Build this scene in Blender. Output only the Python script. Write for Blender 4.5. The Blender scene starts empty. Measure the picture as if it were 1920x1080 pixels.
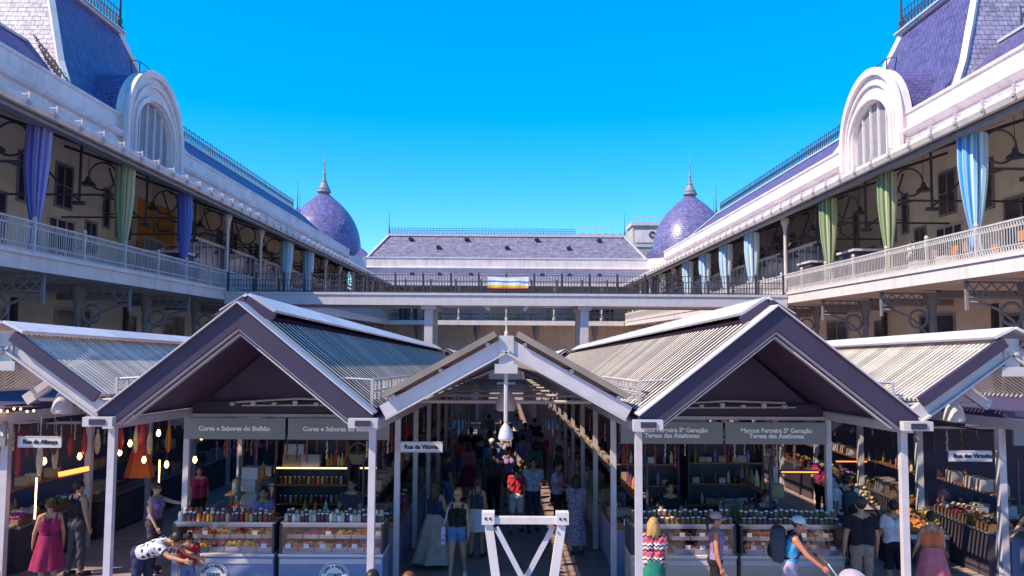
import bpy, math, random
import numpy as np
from mathutils import Vector, Matrix

random.seed(11)
R = math.radians
sc = bpy.context.scene
COL = sc.collection

# ------------------------------------------------------------------ camera, sky, sun, exposure
CAMZ = 4.3
cam_d = bpy.data.cameras.new('camera')
cam_d.lens = 28.125
cam_d.sensor_width = 36
cam_d.clip_start = 0.1
cam_d.clip_end = 1500
cam = bpy.data.objects.new('camera', cam_d)
COL.objects.link(cam)
cam.location = (0, 0, CAMZ)
cam.rotation_mode = 'XYZ'
mrot = (Matrix.Rotation(-math.atan(10 / 1500), 3, 'Z') @ Matrix.Rotation(R(90) + math.atan(102 / 1500), 3, 'X')
        @ Matrix.Rotation(R(0.35), 3, 'Z'))
cam.rotation_euler = mrot.to_euler('XYZ')
sc.camera = cam

SUN_EL = R(45.0)
SUN_AZ = R(246)          # clockwise from +Y: the sun stands to the left and a little behind the camera
world = bpy.data.worlds.new('World')
sc.world = world
world.use_nodes = True
wn, wl = world.node_tree.nodes, world.node_tree.links
wn.clear()
sky = wn.new('ShaderNodeTexSky')
sky.sky_type = 'NISHITA'
sky.sun_disc = False
sky.sun_elevation = SUN_EL
sky.sun_rotation = SUN_AZ
sky.altitude = 1000
sky.air_density = 1.0
sky.dust_density = 0.0
sky.ozone_density = 8.0
hs = wn.new('ShaderNodeHueSaturation')
hs.inputs['Hue'].default_value = 0.502
hs.inputs['Saturation'].default_value = 1.72
hs.inputs['Value'].default_value = 2.35
bg = wn.new('ShaderNodeBackground')
bg.inputs['Strength'].default_value = 0.15
wo = wn.new('ShaderNodeOutputWorld')
gm = wn.new('ShaderNodeGamma')
gm.inputs['Gamma'].default_value = 0.6
wl.new(sky.outputs[0], gm.inputs['Color'])
wl.new(gm.outputs[0], hs.inputs['Color'])
wl.new(hs.outputs[0], bg.inputs['Color'])
wl.new(bg.outputs[0], wo.inputs['Surface'])

sd = bpy.data.lights.new('sun', 'SUN')
sd.energy = 5.0
sd.angle = R(0.5)
sd.color = (1.0, 0.86, 0.60)
sun = bpy.data.objects.new('sun', sd)
COL.objects.link(sun)
sdir = Vector((math.sin(SUN_AZ) * math.cos(SUN_EL), math.cos(SUN_AZ) * math.cos(SUN_EL), math.sin(SUN_EL)))
sun.rotation_euler = sdir.to_track_quat('Z', 'Y').to_euler()
sun.location = (-60, -10, 70)

sc.view_settings.view_transform = 'Standard'
sc.view_settings.look = 'None'
sc.view_settings.exposure = 0.6
sc.view_settings.gamma = 1.0
sc.view_settings.use_curve_mapping = False

# ------------------------------------------------------------------ helpers
TMP = bpy.data.scenes.new('tmp_scene')     # scratch scene for evaluating modifiers and text
WORLD = {}
SLOPE = 0.0273
def zf(y):
    """floor height: the market hall falls gently away from the camera"""
    return -SLOPE * (y - 12.0)
def Q(x, y, z):
    return (x, y, z + zf(y))

class MB:
    def __init__(s):
        s.v = []; s.f = []
    def add(s, vs, fs):
        n = len(s.v)
        s.v.extend([tuple(p) for p in vs])
        s.f.extend([tuple(i + n for i in f) for f in fs])
        return s
    def box(s, x0, x1, y0, y1, z0, z1):
        if x0 > x1: x0, x1 = x1, x0
        if y0 > y1: y0, y1 = y1, y0
        if z0 > z1: z0, z1 = z1, z0
        vs = [(x0,y0,z0),(x1,y0,z0),(x1,y1,z0),(x0,y1,z0),(x0,y0,z1),(x1,y0,z1),(x1,y1,z1),(x0,y1,z1)]
        return s.add(vs, [(0,3,2,1),(4,5,6,7),(0,1,5,4),(1,2,6,5),(2,3,7,6),(3,0,4,7)])
    def sbox(s, x0, x1, y0, y1, z0, z1):
        """a box along Y whose heights follow the falling floor"""
        if x0 > x1: x0, x1 = x1, x0
        a, b = zf(y0), zf(y1)
        vs = [(x0,y0,z0+a),(x1,y0,z0+a),(x1,y1,z0+b),(x0,y1,z0+b),(x0,y0,z1+a),(x1,y0,z1+a),(x1,y1,z1+b),(x0,y1,z1+b)]
        return s.add(vs, [(0,3,2,1),(4,5,6,7),(0,1,5,4),(1,2,6,5),(2,3,7,6),(3,0,4,7)])
    def bar(s, p0, p1, w, h, up=(0,0,1)):
        p0, p1 = Vector(p0), Vector(p1)
        d = (p1 - p0).normalized(); u = Vector(up)
        if abs(d.dot(u)) > .98: u = Vector((0,1,0)) if abs(d.y) < .9 else Vector((1,0,0))
        sx = d.cross(u).normalized(); uz = sx.cross(d).normalized()
        vs = []
        for p in (p0, p1):
            for a, b in ((-1,-1),(1,-1),(1,1),(-1,1)):
                vs.append(p + sx * (a*w/2) + uz * (b*h/2))
        return s.add(vs, [(3,2,1,0),(4,5,6,7),(0,1,5,4),(1,2,6,5),(2,3,7,6),(3,0,4,7)])
    def tube(s, pts, r, n=8, r1=None, closed=False):
        pts = [Vector(p) for p in pts]; m = len(pts)
        vs = []; up = None
        for i, p in enumerate(pts):
            if closed: d = pts[(i+1) % m] - pts[i-1]
            else: d = pts[min(i+1, m-1)] - pts[max(i-1, 0)]
            d.normalize()
            if up is None:
                up = Vector((0,0,1)) if abs(d.z) < .9 else Vector((0,1,0))
            a = d.cross(up).normalized(); b = a.cross(d).normalized(); up = b
            rr = r if r1 is None else r + (r1 - r) * i / max(m-1, 1)
            for k in range(n):
                t = 2*math.pi*k/n
                vs.append(p + a*(math.cos(t)*rr) + b*(math.sin(t)*rr))
        fs = []
        for i in range(m if closed else m-1):
            j = (i+1) % m
            for k in range(n):
                l = (k+1) % n
                fs.append((i*n+k, i*n+l, j*n+l, j*n+k))
        if not closed:
            fs.append(tuple(range(n-1, -1, -1))); fs.append(tuple((m-1)*n+k for k in range(n)))
        return s.add(vs, fs)
    def ring(s, c, r, axis, t, n=14, rz=None, k=4):
        c = Vector(c); rz = rz or r; pts = []
        for i in range(n):
            a = 2*math.pi*i/n
            if axis == 'Y': pts.append(c + Vector((math.cos(a)*r, 0, math.sin(a)*rz)))
            elif axis == 'X': pts.append(c + Vector((0, math.cos(a)*r, math.sin(a)*rz)))
            else: pts.append(c + Vector((math.cos(a)*r, math.sin(a)*rz, 0)))
        return s.tube(pts, t, k, closed=True)
    def lathe(s, c, prof, n=16, sx=1, sy=1):
        c = Vector(c); m = len(prof); vs = []
        for r, z in prof:
            for k in range(n):
                t = 2*math.pi*k/n
                vs.append(c + Vector((math.cos(t)*r*sx, math.sin(t)*r*sy, z)))
        fs = []
        for i in range(m-1):
            for k in range(n):
                l = (k+1) % n
                fs.append((i*n+k, i*n+l, (i+1)*n+l, (i+1)*n+k))
        fs.append(tuple(range(n-1, -1, -1))); fs.append(tuple((m-1)*n+k for k in range(n)))
        return s.add(vs, fs)
    def prism(s, poly, axis, a0, a1, shear=False):
        """poly: 2D outline; axis 'Y' -> (x,z) outline extruded in y; 'X' -> (y,z); 'Z' -> (x,y)"""
        n = len(poly); vs = []
        for a in (a0, a1):
            for p, q in poly:
                if axis == 'Y': vs.append((p, a, q + (zf(a) if shear else 0)))
                elif axis == 'X': vs.append((a, p, q))
                else: vs.append((p, q, a))
        fs = [tuple(range(n)), tuple(range(2*n-1, n-1, -1))]
        for i in range(n):
            j = (i+1) % n
            fs.append((j, i, n+i, n+j))
        return s.add(vs, fs)
    def capsule(s, p0, p1, r0, r1, n=10, m=3):
        p0, p1 = Vector(p0), Vector(p1); d = p1 - p0
        L = d.length
        d = d.normalized() if L > 1e-6 else Vector((0,0,1))
        u = Vector((0,0,1)) if abs(d.z) < .9 else Vector((0,1,0))
        a = d.cross(u).normalized(); b = a.cross(d)
        prof = []
        for i in range(m+1):
            t = math.pi/2*(1 - i/m); prof.append((p0 - d*(r0*math.sin(t)), max(r0*math.cos(t), 1e-4)))
        for i in range(m+1):
            t = math.pi/2*i/m; prof.append((p1 + d*(r1*math.sin(t)), max(r1*math.cos(t), 1e-4)))
        vs = []
        for c, r in prof:
            for k in range(n):
                t = 2*math.pi*k/n; vs.append(c + a*(math.cos(t)*r) + b*(math.sin(t)*r))
        fs = []
        for i in range(len(prof)-1):
            for k in range(n):
                l = (k+1) % n; fs.append((i*n+k, i*n+l, (i+1)*n+l, (i+1)*n+k))
        fs.append(tuple(range(n-1,-1,-1))); fs.append(tuple((len(prof)-1)*n+k for k in range(n)))
        return s.add(vs, fs)
    def ell(s, c, rad, rot=None, n=14, m=9, zmin=-1.0):
        c = Vector(c); vs = []
        for i in range(m+1):
            t = -math.pi/2 + math.pi*i/m
            z = max(math.sin(t), zmin); cr = max(math.cos(t), 1e-3) if math.sin(t) >= zmin else math.sqrt(max(1-zmin*zmin, 0))*.98
            for k in range(n):
                p = 2*math.pi*k/n
                q = Vector((math.cos(p)*cr*rad[0], math.sin(p)*cr*rad[1], z*rad[2]))
                vs.append(c + (rot @ q if rot else q))
        fs = []
        for i in range(m):
            for k in range(n):
                l = (k+1) % n; fs.append((i*n+k, i*n+l, (i+1)*n+l, (i+1)*n+k))
        fs.append(tuple(range(n-1,-1,-1))); fs.append(tuple(m*n+k for k in range(n)))
        return s.add(vs, fs)
    def build(s, name, mat, parent=None, smooth=False, loc=None, local=False):
        if parent is not None:
            off = Vector((0,0,0)) if local else WORLD[parent]
        elif loc is not None: off = Vector(loc)
        else:
            xs = [p[0] for p in s.v]; ys = [p[1] for p in s.v]; zs = [p[2] for p in s.v]
            off = Vector(((min(xs)+max(xs))/2, (min(ys)+max(ys))/2, min(zs)))
        me = bpy.data.meshes.new(name)
        V = np.array(s.v, dtype=np.float64)
        UVsrc = V
        used = sorted({i for f in s.f for i in f})
        if len(used) < len(s.v):
            mp = {q: i for i, q in enumerate(used)}
            s.f = [tuple(mp[i] for i in f) for f in s.f]; s.v = [s.v[i] for i in used]
            V = V[used]; UVsrc = V
        me.from_pydata((V - np.array(off)).tolist(), [], s.f)
        me.validate(); me.update()
        finish_mesh(me, UVsrc if len(me.vertices) == len(s.v) else None)
        if mat: me.materials.append(mat)
        if smooth: shade(me, smooth)
        o = bpy.data.objects.new(name, me); COL.objects.link(o)
        if parent is not None:
            o.parent = parent; WORLD[o] = WORLD[parent]
        else:
            o.location = off; WORLD[o] = off
        return o

def finish_mesh(me, V=None):
    """UV in metres on each face: u level, v up the face"""
    uv = me.uv_layers.new(name='UVMap').data
    npol = len(me.polygons)
    if npol == 0: return
    nl = len(me.loops)
    co = np.empty(len(me.vertices)*3); me.vertices.foreach_get('co', co); co = co.reshape(-1,3)
    if V is not None: co = V
    nr = np.empty(npol*3); me.polygons.foreach_get('normal', nr); nr = nr.reshape(-1,3)
    tot = np.empty(npol, dtype=np.int32); me.polygons.foreach_get('loop_total', tot)
    vi = np.empty(nl, dtype=np.int32); me.loops.foreach_get('vertex_index', vi)
    fi = np.repeat(np.arange(npol), tot)
    u = np.stack([-nr[:,1], nr[:,0], np.zeros(npol)], 1)
    ln = np.linalg.norm(u, axis=1); flat = ln < 1e-3
    u[flat] = (1,0,0); ln[flat] = 1
    u /= ln[:,None]
    v = np.cross(nr, u)
    P = co[vi]
    out = np.stack([(P*u[fi]).sum(1), (P*v[fi]).sum(1)], 1).astype(np.float32)
    uv.foreach_set('uv', out.ravel())

def shade(me, ang=True):
    me.polygons.foreach_set('use_smooth', [True]*len(me.polygons))
    if ang is not True:
        me.set_sharp_from_angle(angle=R(ang))

def thing(name, label, cat, loc=(0,0,0), group=None, rz=0):
    o = bpy.data.objects.new(name, None); COL.objects.link(o)
    o.location = loc; o.rotation_euler = (0,0,rz); o.empty_display_size = .2
    WORLD[o] = Vector(loc)
    return tag(o, label, cat, group)
def tag(o, label=None, cat=None, group=None, kind=None):
    if label: o['label'] = label
    if cat: o['category'] = cat
    if group: o['group'] = group
    if kind: o['kind'] = kind
    return o
def dup(o, d, parent=None):
    c = o.copy(); COL.objects.link(c)
    c.location = o.location + Vector(d)
    if parent is not None: c.parent = parent
    WORLD[c] = WORLD[o]
    return c
KIDS = {}
def kids(o):
    return [c for c in o.children]
def dup_tree(root, loc, label=None, rz=None, scale=None, mats=None):
    c = root.copy(); COL.objects.link(c); c.location = loc
    if rz is not None: c.rotation_euler = (0,0,rz)
    if scale is not None: c.scale = scale
    if label: c['label'] = label
    WORLD[c] = Vector(loc)
    for ch in root.children:
        d = ch.copy(); COL.objects.link(d); d.parent = c
        for g in ch.children:
            e = g.copy(); COL.objects.link(e); e.parent = d
    return c

# ------------------------------------------------------------------ materials
def srgb(h):
    h = h.lstrip('#'); c = [int(h[i:i+2],16)/255 for i in (0,2,4)]
    return tuple(x/12.92 if x <= .04045 else ((x+.055)/1.055)**2.4 for x in c)
MC = {}
def mat(name, col, rough=.6, metal=0, var=.12, scale=3.0, bump=0, bscale=20, rnd=.0, spec=.4, coord='Object', emit=None, estr=0, dirt=0):
    if name in MC: return MC[name]
    m = bpy.data.materials.new(name); m.use_nodes = True
    n, l = m.node_tree.nodes, m.node_tree.links
    b = n['Principled BSDF']
    b.inputs['Roughness'].default_value = rough
    b.inputs['Metallic'].default_value = metal
    b.inputs['Specular IOR Level'].default_value = spec
    tc = n.new('ShaderNodeTexCoord')
    nz = n.new('ShaderNodeTexNoise'); nz.inputs['Scale'].default_value = scale; nz.inputs['Detail'].default_value = 5
    l.new(tc.outputs[coord], nz.inputs['Vector'])
    mr = n.new('ShaderNodeMapRange')
    mr.inputs['From Min'].default_value = .3; mr.inputs['From Max'].default_value = .7
    mr.inputs['To Min'].default_value = 1-var; mr.inputs['To Max'].default_value = 1+var*.5
    l.new(nz.outputs['Fac'], mr.inputs['Value'])
    val = mr.outputs[0]
    if dirt:
        w = n.new('ShaderNodeTexNoise'); w.inputs['Scale'].default_value = .9; w.inputs['Detail'].default_value = 8; w.inputs['Roughness'].default_value = .7
        mp = n.new('ShaderNodeMapping'); mp.inputs['Scale'].default_value = (3, 3, .35)
        l.new(tc.outputs['Object'], mp.inputs[0]); l.new(mp.outputs[0], w.inputs['Vector'])
        m2 = n.new('ShaderNodeMapRange'); m2.inputs['From Min'].default_value = .48; m2.inputs['From Max'].default_value = .75
        m2.inputs['To Min'].default_value = 1; m2.inputs['To Max'].default_value = 1-dirt
        l.new(w.outputs['Fac'], m2.inputs['Value'])
        mm = n.new('ShaderNodeMath'); mm.operation = 'MULTIPLY'; l.new(val, mm.inputs[0]); l.new(m2.outputs[0], mm.inputs[1]); val = mm.outputs[0]
    if rnd:
        oi = n.new('ShaderNodeObjectInfo')
        m3 = n.new('ShaderNodeMapRange'); m3.inputs['To Min'].default_value = 1-rnd; m3.inputs['To Max'].default_value = 1+rnd*.4
        l.new(oi.outputs['Random'], m3.inputs['Value'])
        mm = n.new('ShaderNodeMath'); mm.operation = 'MULTIPLY'; l.new(val, mm.inputs[0]); l.new(m3.outputs[0], mm.inputs[1]); val = mm.outputs[0]
    vm = n.new('ShaderNodeVectorMath'); vm.operation = 'SCALE'
    vm.inputs[0].default_value = col[:3]
    l.new(val, vm.inputs['Scale'])
    l.new(vm.outputs[0], b.inputs['Base Color'])
    if bump:
        bz = n.new('ShaderNodeTexNoise'); bz.inputs['Scale'].default_value = bscale; bz.inputs['Detail'].default_value = 4
        l.new(tc.outputs[coord], bz.inputs['Vector'])
        bp = n.new('ShaderNodeBump'); bp.inputs['Strength'].default_value = bump; bp.inputs['Distance'].default_value = .02
        l.new(bz.outputs['Fac'], bp.inputs['Height']); l.new(bp.outputs[0], b.inputs['Normal'])
    if emit:
        b.inputs['Emission Color'].default_value = (*emit, 1); b.inputs['Emission Strength'].default_value = estr
    MC[name] = m
    return m

def slate_mat(name, c1, c2, w=.34, h=.2, rough=.5):
    m = bpy.data.materials.new(name); m.use_nodes = True
    n, l = m.node_tree.nodes, m.node_tree.links
    b = n['Principled BSDF']; b.inputs['Roughness'].default_value = rough; b.inputs['Specular IOR Level'].default_value = .5
    tc = n.new('ShaderNodeTexCoord')
    br = n.new('ShaderNodeTexBrick')
    br.inputs['Scale'].default_value = 1; br.inputs['Brick Width'].default_value = w; br.inputs['Row Height'].default_value = h
    br.inputs['Mortar Size'].default_value = .018; br.inputs['Mortar Smooth'].default_value = .3
    br.inputs['Color1'].default_value = (*c1,1); br.inputs['Color2'].default_value = (*c2,1); br.inputs['Mortar'].default_value = (c1[0]*.25, c1[1]*.25, c1[2]*.25, 1)
    l.new(tc.outputs['UV'], br.inputs['Vector'])
    nz = n.new('ShaderNodeTexNoise'); nz.inputs['Scale'].default_value = 1.3; nz.inputs['Detail'].default_value = 7; nz.inputs['Roughness'].default_value = .7
    l.new(tc.outputs['UV'], nz.inputs['Vector'])
    mr = n.new('ShaderNodeMapRange'); mr.inputs['From Min'].default_value = .3; mr.inputs['From Max'].default_value = .7; mr.inputs['To Min'].default_value = .55; mr.inputs['To Max'].default_value = 1.4
    l.new(nz.outputs['Fac'], mr.inputs['Value'])
    mx = n.new('ShaderNodeVectorMath'); mx.operation = 'SCALE'
    l.new(br.outputs['Color'], mx.inputs[0]); l.new(mr.outputs[0], mx.inputs['Scale'])
    l.new(mx.outputs[0], b.inputs['Base Color'])
    # each course tilts: lower edge proud
    sp = n.new('ShaderNodeSeparateXYZ'); l.new(tc.outputs['UV'], sp.inputs[0])
    md = n.new('ShaderNodeMath'); md.operation = 'DIVIDE'; md.inputs[1].default_value = h; l.new(sp.outputs['Y'], md.inputs[0])
    fr = n.new('ShaderNodeMath'); fr.operation = 'FRACT'; l.new(md.outputs[0], fr.inputs[0])
    iv = n.new('ShaderNodeMath'); iv.operation = 'SUBTRACT'; iv.inputs[0].default_value = 1; l.new(fr.outputs[0], iv.inputs[1])
    ad = n.new('ShaderNodeMath'); ad.operation = 'SUBTRACT'; l.new(iv.outputs[0], ad.inputs[0]); l.new(br.outputs['Fac'], ad.inputs[1])
    v2 = n.new('ShaderNodeTexNoise'); v2.inputs['Scale'].default_value = 3.1; l.new(tc.outputs['UV'], v2.inputs['Vector'])
    ad2 = n.new('ShaderNodeMath'); ad2.operation = 'ADD'; l.new(ad.outputs[0], ad2.inputs[0]); l.new(v2.outputs['Fac'], ad2.inputs[1])
    bp = n.new('ShaderNodeBump'); bp.inputs['Strength'].default_value = .9; bp.inputs['Distance'].default_value = .03
    l.new(ad2.outputs[0], bp.inputs['Height']); l.new(bp.outputs[0], b.inputs['Normal'])
    return m

M = {}
M['white'] = mat('white_paint', (.69,.61,.63), .5, var=.1, scale=.8, dirt=.25)
M['plaster'] = mat('white_plaster', (.72,.62,.64), .7, var=.14, scale=.5, bump=.2, bscale=9, dirt=.3)
M['rail'] = mat('pale_iron', (.52,.47,.50), .45, var=.15)
M['metal'] = mat('pale_grey_steel', (.56,.50,.57), .4, var=.1, scale=4, dirt=.1)
M['fascia'] = mat('slate_grey_steel', (.045,.03,.07), .6, var=.12, scale=2)
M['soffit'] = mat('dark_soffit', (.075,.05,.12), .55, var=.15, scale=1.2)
M['deck'] = mat('roof_deck', (.03,.02,.045), 1.0, spec=0)
M['slat'] = mat('roof_slat_aluminium', (.62,.54,.50), .7, metal=.0, var=.15, rnd=.35, spec=.15)
M['ridge'] = mat('ridge_sheet', (.66,.60,.68), .4, var=.12, scale=1.5, rnd=.12, dirt=.15)
M['iron'] = mat('dark_iron', (.05,.045,.07), .5, var=.2)
M['greycol'] = mat('grey_green_iron', (.22,.22,.27), .5, var=.15)
M['wall'] = mat('ochre_render', (.70,.63,.56), .85, var=.18, scale=.35, bump=.2, bscale=6, dirt=.2)
M['walldark'] = mat('plum_render', (.58,.52,.58), .85, var=.2, scale=.4)
M['orange'] = mat('orange_render', (.62,.27,.05), .8)
M['pane'] = mat('window_pane', (.035,.035,.06), .12, var=.3, scale=1, spec=.7)
M['paneblue'] = mat('pale_pane', (.25,.32,.42), .15, var=.3, scale=1, spec=.7)
M['lattice'] = mat('lattice_grey', (.36,.33,.40), .5)
M['signgrey'] = mat('sign_grey', (.21,.22,.24), .5, var=.06)
M['letter'] = mat('white_letters', (.85,.84,.85), .5, var=.02)
M['dletter'] = mat('black_letters', (.02,.02,.03), .5, var=.02)
M['plate'] = mat('street_plate', (.62,.60,.70), .4, var=.05)
M['floor'] = mat('granite_floor', (.34,.23,.22), .55, var=.3, scale=2.5, bump=.1, bscale=30)
M['slate'] = slate_mat('roof_slate', (.10,.085,.25), (.15,.125,.34))
M['slate2'] = slate_mat('roof_slate_scales', (.25,.22,.36), (.32,.28,.42), .5, .34)  # wide scales; paler than the other slopes, sunlight put into the colour
M['slate3'] = slate_mat('roof_slate_grey', (.18,.155,.24), (.25,.22,.32), .6, .4)
M['dome'] = slate_mat('dome_scales', (.13,.11,.28), (.19,.165,.37), .55, .42, .36)
M['zinc'] = mat('zinc_flashing', (.50,.47,.55), .4, var=.15)
M['copperplate'] = mat('bronze_sheet', (.26,.21,.19), .5, var=.2, scale=2)
M['concrete'] = mat('concrete', (.42,.38,.36), .85, var=.2, scale=.6)
M['bulb'] = mat('warm_bulb', (1,.8,.5), .4, emit=(1,.55,.18), estr=6)
M['ledy'] = mat('yellow_strip_lamp', (1,.8,.4), .4, emit=(1,.72,.22), estr=2.2)
M['ledo'] = mat('orange_strip_lamp', (1,.5,.2), .4, emit=(1,.30,.05), estr=1.6)

def text_geo(body, size, ext=.004, align='CENTER'):
    cu = bpy.data.curves.new('tmp_text', 'FONT')
    cu.body = body; cu.size = size; cu.extrude = ext; cu.offset = size*.035; cu.align_x = align; cu.align_y = 'CENTER'; cu.resolution_u = 3
    cu.space_line = .85
    o = bpy.data.objects.new('tmp_text', cu); TMP.collection.objects.link(o)
    TMP.view_layers[0].update(); dg = TMP.view_layers[0].depsgraph
    me = bpy.data.meshes.new_from_object(o.evaluated_get(dg))
    vs = [tuple(v.co) for v in me.vertices]; fs = [tuple(p.vertices) for p in me.polygons]
    bpy.data.objects.remove(o); bpy.data.curves.remove(cu); bpy.data.meshes.remove(me)
    return vs, fs
def lettering(body, size, at, mt, parent, bold=0, align='CENTER'):
    """letters standing in the XZ plane, read from the -Y side"""
    vs, fs = text_geo(body, size, align=align)
    mb = MB()
    mb.add([(at[0]+x, at[1]-z, at[2]+y) for x,y,z in vs], fs)
    return mb.build('lettering', mt, parent)
# ------------------------------------------------------------------ ground
g = MB()
g.add([(-90,-30,zf(-30)-.0),(90,-30,zf(-30)),(90,12,0),(-90,12,0),(90,400,zf(400)),(-90,400,zf(400))], [(0,1,2,3),(3,2,4,5)])
o = g.build('ground', M['floor'], loc=(0,0,0)); o['kind'] = 'structure'

# ------------------------------------------------------------------ side wings
XS, XP, XR = 16.3, 23.5, 28.0        # slab edge, parapet plane, ridge
ZF0, ZF1 = 6.66, 7.28                # gallery slab
ZG, ZP0, ZP1, ZR = 12.2, 15.1, 17.9, 21.5
YN, YF = 12.0, 110.0
BAYS = [15.6 + 6.6*k for k in range(15)]

def cresting_panel(mb, p0, p1, h):
    """roof cresting between two points: rails, pales, small crosses"""
    p0, p1 = Vector(p0), Vector(p1); d = p1 - p0; L = d.length; n = max(2, int(L/.42))
    for z in (.08, h*.62, h*.95):
        mb.bar(p0+Vector((0,0,z)), p1+Vector((0,0,z)), .05, .05)
    for i in range(n+1):
        q = p0 + d*(i/n)
        mb.bar(q, q+Vector((0,0,h*(1.12 if i%2 else 1.0))), .05, .05)
        if i < n:
            a = p0 + d*((i+.5)/n)
            mb.bar(q+Vector((0,0,.1)), a+Vector((0,0,h*.62)), .035, .035)
            mb.bar(a+Vector((0,0,h*.62)), p0+d*((i+1)/n)+Vector((0,0,.1)), .035, .035)
def finial_geo(mb, c, h, s=1.0):
    mb.lathe(c, [(.16*s,0),(.2*s,.1*s),(.09*s,.25*s),(.14*s,.45*s),(.07*s,.65*s),(.05*s,h*.4),(.09*s,h*.42),(.04*s,h*.45),(.02*s,h)], 8)

def railing_panel(y0, y1, x, z0):
    mb = MB(); L = y1-y0
    for z,t in ((.07,.05),(.27,.035),(.86,.035),(1.07,.06)):
        mb.bar((x,y0,z0+z),(x,y1,z0+z),t,t)
    n = int(L/.145); st = L/n
    for i in range(n):
        y = y0+(i+.5)*st
        mb.bar((x,y,z0+.27),(x,y,z0+.86),.024,.024)
        mb.ring((x,y,z0+.17), st*.42, 'X', .014, 8, .09, 3)
        mb.ring((x,y,z0+.965), st*.42, 'X', .014, 8, .085, 3)
    return mb

def window_unit(parent, s, x, y0, y1, z0, z1, nm=2, nh=2, kind='window', pm='pane', fm='greycol'):
    """a glazed opening standing 6 cm proud of the wall face at x"""
    xf = x - s*.08
    fr = MB()
    fr.box(xf, x, y0, y0+.12, z0, z1); fr.box(xf, x, y1-.12, y1, z0, z1)
    fr.box(xf, x, y0+.12, y1-.12, z1-.14, z1); fr.box(xf, x, y0+.12, y1-.12, z0, z0+.12)
    for i in range(1, nm):
        y = y0+(y1-y0)*i/nm; fr.box(xf+s*.01, x, y-.045, y+.045, z0+.12, z1-.14)
    for j in range(1, nh):
        z = z0+(z1-z0)*j/nh; fr.box(xf+s*.02, x, y0+.12, y1-.12, z-.04, z+.04)
    w = fr.build(kind, M[fm], parent)
    MB().box(x-s*.03, x-s*.005, y0+.06, y1-.06, z0+.06, z1-.07).build('pane', M[pm], w)
    return w

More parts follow.
